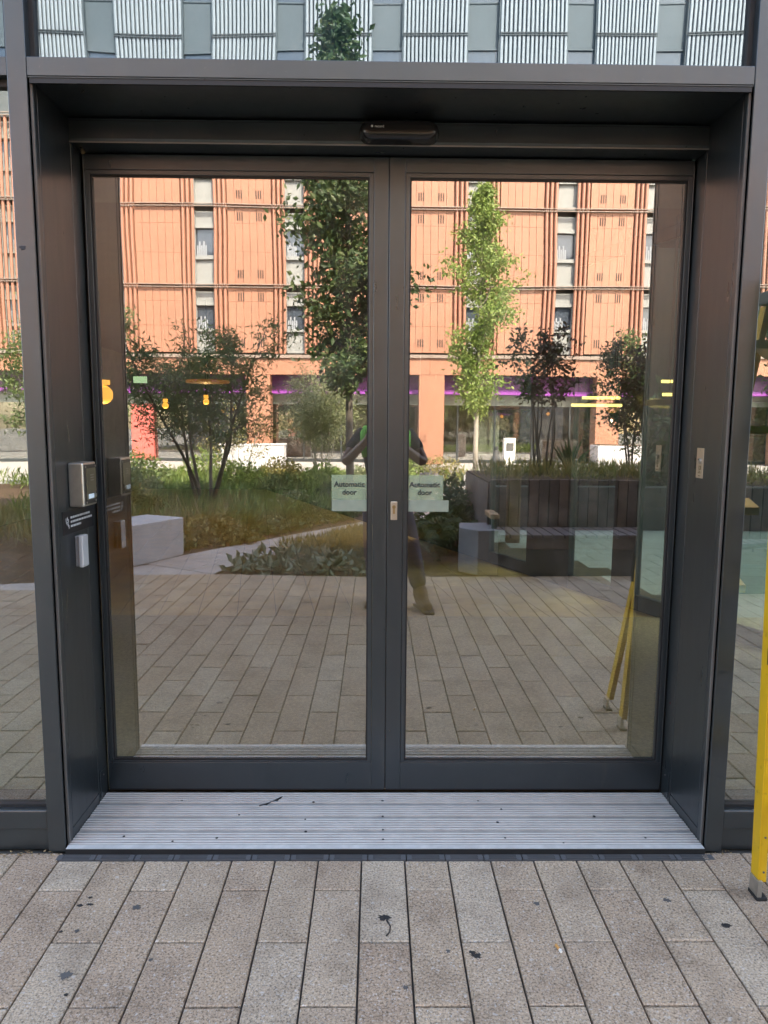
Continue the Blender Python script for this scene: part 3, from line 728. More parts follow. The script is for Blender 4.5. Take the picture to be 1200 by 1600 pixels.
# windows
FARGLASS=simple('far_window_glass',(.05,.065,.085),.05,0,var=.1,spec=.9)
CURT=simple('pale_curtain',(.26,.29,.32),.8)
w0={}
def window(xc,z0,z1,si):
    if si not in w0:
        h=z1-z0; hw=.34; b=MB()
        b.box(xc-hw-.04,xc-hw,FY-.28,FY-.10,z0+.04,z1-.16).box(xc+hw,xc+hw+.04,FY-.28,FY-.10,z0+.04,z1-.16)
        b.box(xc-hw,xc+hw,FY-.28,FY-.06,z0+.05,z0+.16).box(xc-hw,xc+hw,FY-.28,FY-.05,z0+h*.34,z0+h*.385).box(xc-hw,xc+hw,FY-.28,FY-.06,z1-h*.275,z1-h*.225)
        fr=b.build('window', GREYB, T)
        MB().box(xc-hw+.002,xc+hw-.002,FY-.25,FY-.16,z0+.162,z0+h*.34-.002).build('spandrel', GREYB, fr)
        MB().box(xc-hw+.002,xc+hw-.002,FY-.25,FY-.16,z1-h*.225+.002,z1-.17).build('spandrel', GREYB, fr)
        MB().box(xc-hw+.002,xc+hw-.002,FY-.25,FY-.20,z0+h*.385+.002,z1-h*.275-.002).build('pane', FARGLASS, fr)
        b=MB()
        for j in range(5): b.box(xc-hw+.03+j*.075,xc-hw+.085+j*.075,FY-.198,FY-.185,z0+h*.39,z0+h*(.52+.05*(j%2)))
        b.build('curtain', CURT, fr)
        w0[si]=(fr,xc); return
    fr,x0=w0[si]; c=dup(fr,T,delta=(xc-x0,0,0))
    for ch in list(fr.children): dup(ch,c)
for si in range(3):
    for xc in BX: window(xc,LZ[si],LZ[si+1],si)
RAILG=simple('dark_fin_rail',(.05,.055,.06),.6)
GREYU=simple('upper_blind_grey',(.080,.096,.105),.6,var=.06)
def uwindow(xc,z0,z1,si):
    k=('u',si)
    if k not in w0:
        b=MB(); hw=.50
        b.box(xc-hw-.04,xc-hw,FY-.28,FY-.02,z0+.001,z1-.001).box(xc+hw,xc+hw+.04,FY-.28,FY-.02,z0+.001,z1-.001)
        b.box(xc-hw,xc+hw,FY-.26,FY-.15,z0+1.15,z0+1.19).box(xc-hw,xc+hw,FY-.26,FY-.13,z1-.48,z1-.43)
        fr=b.build('window', GREYU, T)
        MB().box(xc-hw+.002,xc+hw-.002,FY-.25,FY-.20,z0+1.192,z1-.482).build('pane', FARGLASS, fr)
        MB().box(xc-hw+.002,xc+hw-.002,FY-.25,FY-.18,z0+.001,z0+1.148).build('blind', GREYU, fr)
        MB().box(xc-hw+.002,xc+hw-.002,FY-.25,FY-.18,z1-.428,z1-.001).build('blind', GREYU, fr)
        w0[k]=(fr,xc); return
    fr,x0=w0[k]; c=dup(fr,T,delta=(xc-x0,0,0))
    for ch in list(fr.children): dup(ch,c)
for si in range(3,6):
    for xc in BX: uwindow(xc,LZ[si],LZ[si+1],si)
# terracotta rods and silver fins
r0=None
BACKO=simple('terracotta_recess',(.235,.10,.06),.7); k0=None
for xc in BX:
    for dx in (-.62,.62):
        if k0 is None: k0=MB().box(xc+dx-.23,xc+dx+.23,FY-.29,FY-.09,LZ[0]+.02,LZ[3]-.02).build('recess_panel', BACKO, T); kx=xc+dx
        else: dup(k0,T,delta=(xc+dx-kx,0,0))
for xc in BX:
    for dx in ((-.74,-.57,-.40,.40,.57,.74) if xc>-12 else (-.74,-.57,-.40,-.20,0,.20,.40,.57,.74)):
        if r0 is None: r0=MB().tube([(xc+dx,FY+.02,LZ[0]+.02),(xc+dx,FY+.02,LZ[3]-.02)],.058,8).build('rod', ORANGER, T); rx=xc+dx
        else: dup(r0,T,delta=(xc+dx-rx,0,0))
f0=None
for bi in range(len(BX)-1):
    xc=(BX[bi]+BX[bi+1])/2
    MB().box(xc-1.10,xc+1.10,FY-.29,FY-.12,LZ[3]+.03,22.38).build('fin_backing', simple('dark_grey_backing',(.095,.105,.115),.7) if bi==0 else bpy.data.materials['dark_grey_backing'], T)
    for k in range(16):
        x=xc-1.073+k*.143
        if f0 is None: f0=MB().box(x-.050,x+.050,FY-.10,FY+.04,LZ[3]+.04,22.38).build('fin', SILVER, T, bevel=.025); fx=x
        else: dup(f0,T,delta=(x-fx,0,0))
u0=None
for z in LZ[4:6]:
    for bi in range(len(BX)-1):
        xc=(BX[bi]+BX[bi+1])/2
        if u0 is None: u0=MB().box(xc-1.14,xc+1.14,FY+.035,FY+.075,z-.055,z-.020).box(xc-1.14,xc+1.14,FY+.035,FY+.075,z+.020,z+.055).build('fin_rail', RAILG, T); ux0,uz0=xc,z
        else: dup(u0,T,delta=(xc-ux0,0,z-uz0))
for i,z in enumerate(LZ[1:4]):
    for dz in (-.045,.045):
        MB().box(XA,XB,FY+.07,FY+.12,z+dz-.013,z+dz+.013).build('rail', RAILM if i<3 else GREYU, T)
MB().box(XA,XB,FY-.29,FY+.10,3.96,4.08).build('ledge', RAILM, T)
b=None
for bi in range(-6,7):
    x=.28+3.33*bi
    if b is None: b=MB().box(x-1.66,x+1.66,FY-.5,FY+.02,3.35,3.95).build('fascia_panel', ORANGE, T); bx0=x
    else: dup(b,T,delta=(x-bx0,0,0))
MB().box(XA,XB,-25.2,-24.55,2.82,3.35).build('soffit_band', PURPLE, T)
MB().box(XA,XB,-25.2,-24.50,2.66,2.82).build('purple_trim', PURPLEB, T)
c0=None
for xc in (-17.95,-11.29,-4.50,2.03,8.80,15.35):
    if c0 is None: c0=MB().box(xc-.46,xc+.46,-24.7,FY+.01,0,3.348).build('column', ORANGE, T, bevel=.01); cx0=xc
    else: dup(c0,T,delta=(xc-cx0,0,0))
MB().box(XA,XB,-25.2,-25.1,2.26,2.658).build('film_band', simple('green_grey_film',(.30,.34,.28),.4), T)
MB().box(XA,XB,-34,-29,-.05,3.34).build('inner_wall', simple('dark_lounge_wall',(.10,.075,.06),.8), T)
g0=None
for i in range(28):
    x=XA+.75+i*1.5
    if x>XB-.7: break
    if g0 is None:
        fr=MB().box(x-.75,x-.68,-25.22,-25.1,0,2.258).box(x-.68,x+.749,-25.2,-25.12,0,.12).build('shop_window', FRAME, T)
        MB().box(x-.679,x+.748,-25.17,-25.15,.121,2.257).build('pane', GLASS_SIDE, fr); g0=(fr,x)
    else:
        c=dup(g0[0],T,delta=(x-g0[1],0,0))
        for ch in list(g0[0].children): dup(ch,c)
PINK=simple('salmon_panel',(.55,.12,.10),.6)
MB().box(-9.6,-8.75,-25.09,-24.9,.05,2.25).build('salmon_door_panel', PINK, T)
MB().box(4.0,4.9,-25.6,-25.55,.3,2.1).build('curtain', CURT, T)
for i,(x,z) in enumerate(((-3.25,1.95),(-3.1,1.86),(-2.9,1.93),(-2.6,1.87),(-2.35,1.95),(-2.1,1.84),(4.4,1.9),(4.7,1.82),(5.1,1.86),(-6.3,2.0),(-5.9,2.1),(7.0,2.0))):
    V,F=capsule(x,-26.2,z,.14,.13,.06,8,4); MB().add(V,F).build('bulb', GLOW, T)
# street
MB().box(-80,80,-23.99,-15.4,-.098,-.006).build('street_pavement', simple('sunlit_pale_paving',(.36,.35,.33),.85,var=.12,scale=3), kind='structure')
MB().box(-80,80,-29,-24.0,-.098,-.007).build('street_pavement', bpy.data.materials['sunlit_pale_paving'], kind='structure')
MB().box(-80,80,-15.38,-15.23,-.098,.06).build('kerb', CONC, kind='structure')

# ---------------------------------------------------------------- planted beds and path
MB().box(-14,14,-15.2,-3.80,-.098,-.02).build('planting_bed', SOIL, kind='structure')
lo=[(-1.63,-3.80),(-1.47,-4.49),(-1.08,-5.01),(-.82,-5.59),(-.19,-6.67),(.67,-7.9),(1.30,-9.6),(1.75,-11.5),(2.5,-15.2)]
hi=[(-4.2,-3.80),(-2.5,-4.35),(-2.2,-4.82),(-1.66,-5.52),(-1.08,-6.47),(-.74,-6.96),(-.22,-7.75),(.45,-9.2),(.95,-11.0),(1.35,-13),(1.6,-15.2)]
MB().prism(lo+hi[::-1],-.06,-.010).build('garden_path', JOINT, kind='structure')
# path stones laid in rows across it
def lerp_line(P,t):
    n=len(P)-1; f=t*n; i=min(int(f),n-1); f-=i
    return Vector((P[i][0]*(1-f)+P[i+1][0]*f, P[i][1]*(1-f)+P[i+1][1]*f))
b=MB(); hi2=hi[1:]
for i in range(46):
    t0,t1=i/46,(i+1)/46
    A0,A1=lerp_line(lo,t0),lerp_line(lo,t1); B0,B1=lerp_line(hi2,t0),lerp_line(hi2,t1)
    n=3+(i%2)
    for j in range(n):
        u0,u1=j/n,(j+1)/n
        q=[A0.lerp(B0,u0),A0.lerp(B0,u1),A1.lerp(B1,u1),A1.lerp(B1,u0)]
        c=sum(q,Vector((0,0)))/4; q=[c+(v-c)*.972 for v in q]
        b.add([(v.x,v.y,-.009) for v in q]+[(v.x,v.y,.0) for v in q],[(4,5,6,7),(0,1,5,4),(1,2,6,5),(2,3,7,6),(3,0,4,7)])
b.build('path_stones', PATHM, bpy.data.objects['garden_path'], kind='stuff')
q=MB().prism([(-4.2,-3.79),(-1.64,-3.79),(-1.52,-4.3),(-2.55,-4.3)],-.012,-.0035); q.build('path_stones', PATHM, bpy.data.objects['garden_path'], kind='stuff')
# concrete blocks
def cblock(c, L, W, H, ang, label, mt):
    Rm=Matrix.Rotation(ang,3,'Z'); b=MB().obox((c[0],c[1],H/2),(L/2,W/2,H/2),Rm)
    return tag(b.build('concrete_block', mt, loc=(c[0],c[1],0), bevel=.012),label,'block')
A=Vector((-2.2,-4.82)); dv=Vector((-.28,.53)).normalized(); nv=Vector((-dv.y,dv.x))
c=A+dv*.45+Vector((-.88,-.47))*.28
cblock((c.x,c.y),.9,.56,.43,math.atan2(dv.y,dv.x),'pale concrete seat block at the left end of the path',CONC)
cblock((2.24,-12.6),.6,.6,.40,.3,'small pale stone block far along the path',CONC)
cblock((2.25,-10.9),.4,.5,.38,.1,'small blue grey block beside the bench end',simple('blue_grey_block',(.17,.2,.25),.7))

# timber planter bench
BN=thing('timber_bench','dark slatted timber bench with a high planter back','bench',(2.3,-4.2,0))
MB().box(1.178,4.4,-4.42,-3.83,-.02,.262).build('plinth', CONCD, BN, bevel=.006)
MB().box(1.18,4.4,-3.90,-3.815,.264,.372).build('front_beam', TIMBER, BN, bevel=.004)
s0=None
for i in range(31):
    x=1.185+i*.107
    if s0 is None: s0=MB().box(x,x+.090,-4.36,-3.80,.375,.408).build('seat_slat', TIMBER, BN, bevel=.003); sx0=x
    else: dup(s0,BN,delta=(x-sx0,0,0))
TIM2=simple('greyed_brown_timber',(.20,.145,.125),.65,var=.3,scale=8)
s1=None
for i in range(31):
    x=1.165+i*.106
    if s1 is None or i==1:
        b=MB().box(x,x+.096,-4.44,-4.40,.38,.905).build('back_board', TIMBER if i==0 else TIM2, BN, bevel=.003)
        if s1 is None: s1=b; s1x=x
        else: s2=b; s2x=x
    else:
        if i%3==1: dup(s2,BN,delta=(x-s2x,0,rnd.uniform(-.004,.004)))
        else: dup(s1,BN,delta=(x-s1x,0,rnd.uniform(-.004,.004)))
MB().box(1.15,4.5,-6.4,-4.45,-.02,.86).build('planter_box', TIMBER, BN)
MB().box(1.16,4.48,-6.38,-4.46,.862,.88).build('planter_soil', SOIL, BN)
MB().box(1.10,1.19,-4.30,-3.90,.55,.60).build('armrest', TIMBERL, BN, bevel=.008)
MB().box(1.12,1.17,-3.97,-3.92,.452,.548).box(1.12,1.17,-4.28,-4.23,.452,.548).build('armrest_post', DRM, BN)
tag(MB().prism([(.80,-4.03),(.97,-3.822),(1.175,-3.822),(1.175,-4.395),(.84,-4.395)],0,.45).build('concrete_block', simple('mid_grey_concrete',(.21,.21,.225),.75), bevel=.01),'concrete end block adjoining the timber bench','block')

# street pieces
p=thing('stone_bench','long pale stone bench in front of the orange building','bench',(-4,-20.3,0))
MB().box(-5.1,-3.0,-20.6,-20.0,0,.80).build('seat_block', CONC, p, bevel=.02)
MB().box(-5.12,-2.98,-20.62,-19.98,.802,.86).build('coping', CONC, p, bevel=.01)
p=thing('street_planter','pale concrete planter trough at the far right of the street','planter',(8,-21,0))
MB().box(7.4,10.5,-21.5,-20.6,0,.85).build('trough', CONC, p, bevel=.02); MB().box(7.5,10.4,-21.4,-20.7,.851,.88).build('soil', SOIL, p)
p=thing('bollard','slim dark bollard standing beyond the bench','bollard',(2.45,-11.7,0))
MB().tube([(2.45,-11.7,0),(2.45,-11.7,.75),(2.45,-11.7,.95),(2.45,-11.7,1.0)],[.10,.09,.045,.03],12).build('shaft', DRM, p); MB().disc((2.45,-11.7,1.0),(0,0,1),.05,.05,12).build('cap', DRM, p)
p=thing('white_post','short white post beside the far street edge','post',(4.0,-19,0))
MB().box(3.9,4.25,-19.1,-18.8,0,1.1).build('post_body', simple('white_paint_post',(.75,.75,.72),.5), p, bevel=.02); MB().box(3.96,4.19,-18.797,-18.79,.7,.95).build('face_plate', DRM, p)

# ---------------------------------------------------------------- foliage
rng=np.random.default_rng(11)
def leaves(P, size, asp=.45, droop=.3, per=1, jit=.05, updir=None):
    """P: n x 3 anchor points; returns quads as leaf blades"""
    P=np.repeat(np.asarray(P,float),per,0)+rng.normal(0,jit,(len(P)*per,3))
    n=len(P); d=rng.normal(0,1,(n,3)); d[:,2]-=droop
    if updir is not None: d=d*.6+np.array(updir)
    d/=np.linalg.norm(d,axis=1)[:,None]
    a=rng.normal(0,1,(n,3)); a[:,2]*=.5; s=np.cross(d,a); s/=np.linalg.norm(s,axis=1)[:,None]+1e-9
    nn=np.cross(d,s)
    L=size*rng.uniform(.6,1.3,n)[:,None]; W=L*asp*.5
    V=np.empty((n,4,3)); V[:,0]=P; V[:,1]=P+d*L*.5+s*W+nn*L*.08; V[:,2]=P+d*L; V[:,3]=P+d*L*.5-s*W+nn*L*.08
    F=np.arange(n*4).reshape(n,4)
    return V.reshape(-1,3),F.tolist()
def curve(p0,d,L,steps,bend=.15,lift=.0):
    pts=[np.array(p0,float)]; d=np.array(d,float); d/=np.linalg.norm(d)
    for i in range(steps):
        d=d+rng.normal(0,bend,3); d[2]+=lift; d/=np.linalg.norm(d); pts.append(pts[-1]+d*L/steps)
    return pts
def tree(name,label,cat,base,trunk_pts,r0,r1,branches,leafmat,bark,leafsize,asp,per,jit,droop=.3,group=None,prof=None):
    t=thing(name,label,cat,base,group)
    b=MB(); A=[]
    for tp in trunk_pts:
        n=len(tp); b.tube(tp,[r0+(r1-r0)*i/(n-1) for i in range(n)],7)
    for (p0,d,L,rb) in branches:
        c=curve(p0,d,L,6,.16,.03); b.tube(c,[rb*(1-.8*i/6) for i in range(7)],4,False)
        for i in range(2,7):
            A.append(c[i]); A.append((c[i]+c[i-1])/2)
            if rng.random()<.8:
                s=curve(c[i],(c[i]-c[i-1])/np.linalg.norm(c[i]-c[i-1])+rng.normal(0,.7,3),L*.28,3,.2)
                b.tube(s,[rb*.25,rb*.2,rb*.12,rb*.08],3,False); A+= s[1:]
    b.build('trunk',bark,t,smooth=True)
    V,F=leaves(A,leafsize,asp,droop,per,jit); raw('crown',V,F,leafmat,t,base)
    return t
def upright(base,h,lean=(0,0),steps=8,bend=.03):
    return curve(base,(lean[0],lean[1],1),h,steps,bend)
def at(tp,f):
    i=min(int(f*(len(tp)-1)),len(tp)-2); g=f*(len(tp)-1)-i; return tp[i]*(1-g)+tp[i+1]*g
# columnar trees
def column_tree(label,base,h,z0,prof,nb,lm,bk,ls,asp,per,jit,r0,lift=.7,group=None):
    tp=upright(base,h,(.0,0),10,.015); br=[]
    for i in range(nb):
        f=z0/h+(1-z0/h)*((i+rng.random())/nb)*.97; a=rng.uniform(0,6.283); w=prof((f*h-z0)/(h-z0))
        br.append((at(tp,f),(math.cos(a),math.sin(a),lift),w*rng.uniform(.45,1.3)*1.15,r0*.35*(1-f*.6)))
    return tree('street_tree',label,'tree',base,[tp],r0,r0*.15,br,lm,bk,ls,asp,per,jit,.3,group)
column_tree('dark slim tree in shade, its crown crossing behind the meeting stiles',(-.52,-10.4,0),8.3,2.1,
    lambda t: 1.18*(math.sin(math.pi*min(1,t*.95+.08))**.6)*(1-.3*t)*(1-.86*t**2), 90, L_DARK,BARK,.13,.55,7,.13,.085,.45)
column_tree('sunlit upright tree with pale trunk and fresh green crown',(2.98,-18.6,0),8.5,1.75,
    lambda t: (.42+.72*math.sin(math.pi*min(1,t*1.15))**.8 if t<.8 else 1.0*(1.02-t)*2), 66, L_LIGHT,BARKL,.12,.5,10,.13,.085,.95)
# multi-stem shrubs
def multistem(label,base,h,w,ns,lm,bk,ls,asp,per,jit,cat='shrub',nbr=6,r0=.035,zb=.42,name='multi_stem_shrub',spread=.28):
    tps=[];br=[]
    for i in range(ns):
        a=6.283*i/ns+rng.uniform(-.4,.4); sp=rng.uniform(.4,1.0)*spread
        b0=(base[0]+math.cos(a)*.10,base[1]+math.sin(a)*.08,base[2])
        tp=curve(b0,(math.cos(a)*sp,math.sin(a)*sp,1),h*rng.uniform(.72,.98),7,.07,.01); tps.append(tp)
        for j in range(nbr):
            f=zb+(1-zb)*(j+rng.random())/nbr*.98; aa=rng.uniform(0,6.283)
            br.append((at(tp,f),(math.cos(aa)+math.cos(a)*.4,math.sin(aa)+math.sin(a)*.4,.55),w*rng.uniform(.25,.5)*(1.25-f*.6),r0*.3))
    return tree(name,label,cat,base,tps,r0,r0*.2,br,lm,bk,ls,asp,per,jit)
multistem('broad dark multi stem shrub with feathery leaves left in the bed',(-2.80,-8.4,0),3.1,2.3,6,L_SHRUB,BARK,.09,.24,6,.08,nbr=14,spread=.46)
multistem('pale arching shrub of many thin stems in the middle of the bed',(-1.35,-13.8,0),2.7,1.7,14,L_PALE,BARKL,.075,.35,5,.09,nbr=8,r0=.014)
multistem('open dark shrub with bare lower stems growing behind the bench',(1.98,-5.5,.87),1.95,.85,7,L_RED,BARK,.07,.45,2,.04,nbr=5,r0=.014,zb=.5,spread=.20)
multistem('bronze leaved shrub at the right end behind the bench',(3.35,-6.1,.87),1.85,1.0,6,L_RED,BARK,.06,.45,4,.06,nbr=8,r0=.014,zb=.35)
multistem('tall green shrub beyond the bronze one at far right',(5.0,-9.5,0),3.3,1.7,7,L_MID,BARK,.08,.4,7,.09,nbr=10)
multistem('leafy tree far left, half hidden by the door edge',(-6.6,-13.0,0),4.0,2.2,5,L_MID,BARK,.09,.45,8,.1,nbr=10,r0=.04,cat='tree')
multistem('round bushy shrub in sun before the orange column',(.55,-16.6+2,0),.95,1.0,9,L_LIGHT,BARK,.07,.45,5,.07,nbr=7,r0=.01,zb=.2)
multistem('bushy green tree by the right window edge',(6.2,-6.5,0),3.6,2.0,6,L_MID,BARK,.09,.45,8,.1,nbr=10,r0=.04,cat='tree')
multistem('slender thin shrub beside the pale arching one',(-3.0,-12.2,0),2.0,.9,9,L_YEL,BARKL,.06,.35,2,.06,nbr=4,r0=.010)
# low plants
def mound(name,label,cat,cx,cy,rx,ry,h,n,lm,ls,asp,group=None,z0=0.0,droop=.2):
    u=rng.random(n)**.5; a=rng.uniform(0,6.283,n); x=cx+u*np.cos(a)*rx; y=cy+u*np.sin(a)*ry
    z=z0+h*(1-u**2)*rng.uniform(.35,1,n)+.02
    V,F=leaves(np.stack([x,y,z],1),ls,asp,droop,1,.02)
    return tag(raw(name,V,F,lm,None,(cx,cy,z0)),label,cat,group)
mound('low_shrub','low yellow green leafy clump beside the concrete seat block','shrub',-2.05,-5.7,.55,.38,.34,1500,L_YEL,.07,.6)
mound('lavender','purple flowering lavender clump beside the far path','plant',1.05,-11.6,.45,.6,.5,1500,L_PURP,.09,.15,droop=-1.2)
mound('lavender','smaller lavender clump beyond the ferns','plant',.35,-8.3,.35,.5,.42,900,L_PURP,.09,.15,droop=-1.2)
mound('low_shrub','green clump of low leaves behind the ferns','shrub',1.25,-7.2,.55,.8,.5,2200,L_MID,.07,.5)
mound('low_shrub','bright clump near the street, left of the sunlit trunk','shrub',1.6,-14.6,.8,.4,.75,1600,L_YEL,.08,.4,droop=-.6)
for i,(mx_,my,rx,ry,h,n,lm,ls,lab) in enumerate([
    (-3.6,-7.2,.7,.6,.55,2200,L_YEL,.09,'straw coloured clump in front of the broad shrub, far left'),
    (-1.75,-9.6,.7,.6,.6,2400,L_MID,.10,'rounded green clump right of the broad shrub'),
    (-2.7,-10.9,.8,.6,.75,2600,L_LIGHT,.09,'light green clump behind the broad shrub'),
    (-.75,-9.2,.5,.5,.5,1600,L_DARK,.08,'small dark clump along the back of the path'),
    (-3.9,-13.4,1.0,.6,.9,2600,L_LIGHT,.09,'sunny light green clump by the street, left side'),
    (-.3,-12.6,.6,.6,.6,1800,L_PALE,.09,'pale clump at the foot of the arching shrub'),
    (.92,-5.9,.35,.9,.85,2600,L_DARK,.08,'dark leafy shrub against the end of the bench planter'),
    (2.0,-8.9,.6,.6,.6,2000,L_DARK,.08,'dark clump between the path and the bench planter')]):
    mound('low_shrub',lab,'shrub',mx_,my,rx,ry,h,n,lm,ls,.4,droop=-.3)
for i,(mx_,my,rx,ry,h,n,lm,ls,lab) in enumerate([
    (-4.6,-9.8,.9,.7,.75,2600,L_PALE,.09,'pale rounded clump far left in the bed'),
    (-1.1,-11.4,.7,.6,.7,2400,L_LIGHT,.09,'fresh green rounded clump left of the slim trunk'),
    (-2.1,-12.4,.8,.6,.75,2600,L_YEL,.09,'yellow green rounded clump in sun in front of the street'),
    (.5,-12.2,.55,.5,.6,1800,L_LIGHT,.08,'bright green clump right of the slim trunk'),
    (-3.2,-9.3,.5,.4,.5,1500,L_GRASS,.09,'grassy green clump under the broad shrub'),
    (-1.3,-7.9,.55,.45,.42,1500,L_PALE,.08,'small pale clump along the middle of the path edge'),
    (-5.2,-12.3,1.0,.7,.9,2600,L_MID,.09,'mid green clump furthest left by the street'),
    (3.2,-8.6,.8,.7,.7,2000,L_MID,.09,'mid green clump behind the bench planter')]):
    mound('low_shrub',lab,'shrub',mx_,my,rx,ry,h,n,lm,ls,.5,droop=.1)
def fern(x,y,r,n,label):
    V=[];F=[]
    for i in range(n):
        a=6.283*i/n+rng.uniform(-.3,.3); L=r*rng.uniform(.75,1.1); h=r*rng.uniform(.6,.95)
        prev=None
        for j in range(15):
            t=(j+.5)/15; px=x+math.cos(a)*L*t; py=y+math.sin(a)*L*t; pz=.02+h*math.sin(t*2.2)*.9
            wv=L*.20*math.sin(math.pi*(.12+.85*t)); tx,ty=-math.sin(a),math.cos(a)
            for s in (-1,1):
                o=len(V); e=L*.028
                V+= [(px-math.cos(a)*e,py-math.sin(a)*e,pz),(px+tx*s*wv*.6-math.cos(a)*e*.8,py+ty*s*wv*.6-math.sin(a)*e*.8,pz+.01),(px+tx*s*wv+math.cos(a)*e,py+ty*s*wv+math.sin(a)*e,pz-.02),(px+math.cos(a)*e,py+math.sin(a)*e,pz)]
                F.append((o,o+1,o+2,o+3))
    return tag(raw('fern',V,F,L_MID if r<.5 else L_DARK,None,(x,y,0)),label,'fern','ferns at the bed edge')
fern(.62,-4.45,.50,15,'largest fern at the paving edge beside the bench block')
fern(.30,-4.95,.52,15,'fern just behind the person, left of the largest fern')
fern(.80,-5.3,.52,14,'fern behind the largest one, touching the bench')
fern(.45,-5.9,.5,14,'fern furthest back of the group by the path')
# ground cover and grasses (nobody could count the blades)
def ground_cover(name,label,poly,n,lm,ls,asp,h,droop=.1,up=None):
    pts=[]; xs_=[p[0] for p in poly]; ys_=[p[1] for p in poly]
    while len(pts)<n:
        x=rng.uniform(min(xs_),max(xs_)); y=rng.uniform(min(ys_),max(ys_)); ins=False
        for i in range(len(poly)):
            x1,y1=poly[i]; x2,y2=poly[i-1]
            if (y1>y)!=(y2>y) and x<(x2-x1)*(y-y1)/(y2-y1)+x1: ins=not ins
        if ins: pts.append((x,y,rng.uniform(.0,1)*h*(.6+.4*math.sin(x*5)*math.cos(y*4))))
    V,F=leaves(pts,ls,asp,droop,1,.015,up)
    o=raw(name,V,F,lm,None,(poly[0][0],poly[0][1],0),'stuff'); o['label']=label; o['category']=name.replace('_',' '); return o
ground_cover('ground_cover','grey green broad leaved ground cover in front of the path',[(-1.50,-3.86),(.42,-3.86),(.3,-4.6),(-.6,-5.4),(-1.0,-5.0),(-1.4,-4.5)],1500,L_HOSTA,.13,.45,.09)
ground_cover('bed_grass','brown and green tufted grass along the path edge',[(-1.2,-5.0),(.1,-4.7),(.5,-6.6),(.2,-7.0),(-.3,-6.4),(-.7,-5.6)],4200,L_YEL,.16,.07,.10,-1,(0,0,1.1))
ground_cover('tall_grass','tall soft grass filling the middle of the bed',[(-4.2,-6.2),(-2.0,-6.2),(-1.1,-7.3),(-.4,-8.6),(.3,-10.4),(.6,-14.8),(-5.5,-15),(-5.5,-8)],23000,L_GRASS,.32,.05,.16,-1,(0.1,.1,1.0))
ground_cover('bed_foliage','mixed low green foliage covering the bed along the back of the path',[(-3.0,-5.0),(-2.3,-5.0),(-1.2,-6.6),(-.4,-8.0),(.3,-10),(-1.5,-10),(-3.4,-8)],9000,L_MID,.09,.5,.20)
ground_cover('dry_grass','straw coloured grass in the left of the bed',[(-5.4,-5.9),(-3.0,-5.6),(-2.0,-6.2),(-2.2,-8.2),(-5.4,-9)],5000,L_STRAW,.30,.045,.22,-1,(0.1,.1,1.0))
ground_cover('street_planting','sunny low planting along the street edge',[(2.9,-12),(9,-8),(12,-14.9),(-12,-14.9),(-6,-13),(2.2,-14.2)],9000,L_LIGHT,.2,.16,.4,-.8,(0,0,.6))
ground_cover('planter_grass','yellow flowering grasses in the bench planter',[(1.2,-4.5),(4.4,-4.5),(4.4,-6.2),(1.2,-6.2)],3400,L_YEL,.16,.07,.10,-1,(0,0,1.0)).location.z=.87
b=[]
ground_cover('courtyard_hedge','green hedge along the courtyard behind the lobby screen',[(1.1,8.05),(13,8.05),(13,9.3),(1.1,9.3)],9000,L_DARK,.2,.5,2.6)
def spiky(x,y,r,n,label,z0=0):
    V=[];F=[]
    for i in range(n):
        a=rng.uniform(0,6.283); el=rng.uniform(.4,1.4); L=r*rng.uniform(.7,1.1)
        d=np.array([math.cos(a)*math.cos(el),math.sin(a)*math.cos(el),math.sin(el)]); s=np.array([-math.sin(a),math.cos(a),0])*r*.04
        o=len(V); p=np.array([x,y,z0]); V+=[p-s,p+d*L*.6-s*.8,p+d*L-np.array([0,0,.04]),p+d*L*.6+s*.8]; F.append((o,o+1,o+2,o+3))
    return tag(raw('spiky_plant',V,F,L_DARK,None,(x,y,z0)),label,'plant')
spiky(2.1,-13.2,.6,40,'dark spiky leaved plant beside the small stone block')
spiky(2.45,-6.0,.55,40,'large strappy leaved plant in the bench planter',.87)

# ---------------------------------------------------------------- person taking the picture
SKIN=simple('brown_skin',(.16,.080,.052),.5,var=.08)
def skin_mesh(name,verts,edges,radii,mt,parent,root=0,sub=2):
    me=bpy.data.meshes.new(name); me.from_pydata(verts,edges,[]); me.update()
    o=bpy.data.objects.new(name,me); col.objects.link(o)
    sm=o.modifiers.new('skin','SKIN'); sm.use_smooth_shade=True
    for i,sv in enumerate(me.skin_vertices[0].data):
        r=radii[i]; sv.radius=(r if hasattr(r,'__len__') else (r,r)); sv.use_root=(i==root)
    ss=o.modifiers.new('sub','SUBSURF'); ss.levels=ss.render_levels=sub
    dg=bpy.context.evaluated_depsgraph_get(); m2=bpy.data.meshes.new_from_object(o.evaluated_get(dg))
    bpy.data.objects.remove(o); m2.materials.clear(); m2.materials.append(mt); m2.name=name
    o=bpy.data.objects.new(name,m2); col.objects.link(o); m2.shade_smooth()
    o.parent=parent; o.location=-ORG[parent.name] if parent else (0,0,0); return o
PB_=Vector((.06,-2.64,0))
PR=thing('person','person in dark T-shirt, olive hi-vis vest, navy trousers and tan boots holding a phone up','person',PB_)
cx,cy_=.035,-2.70
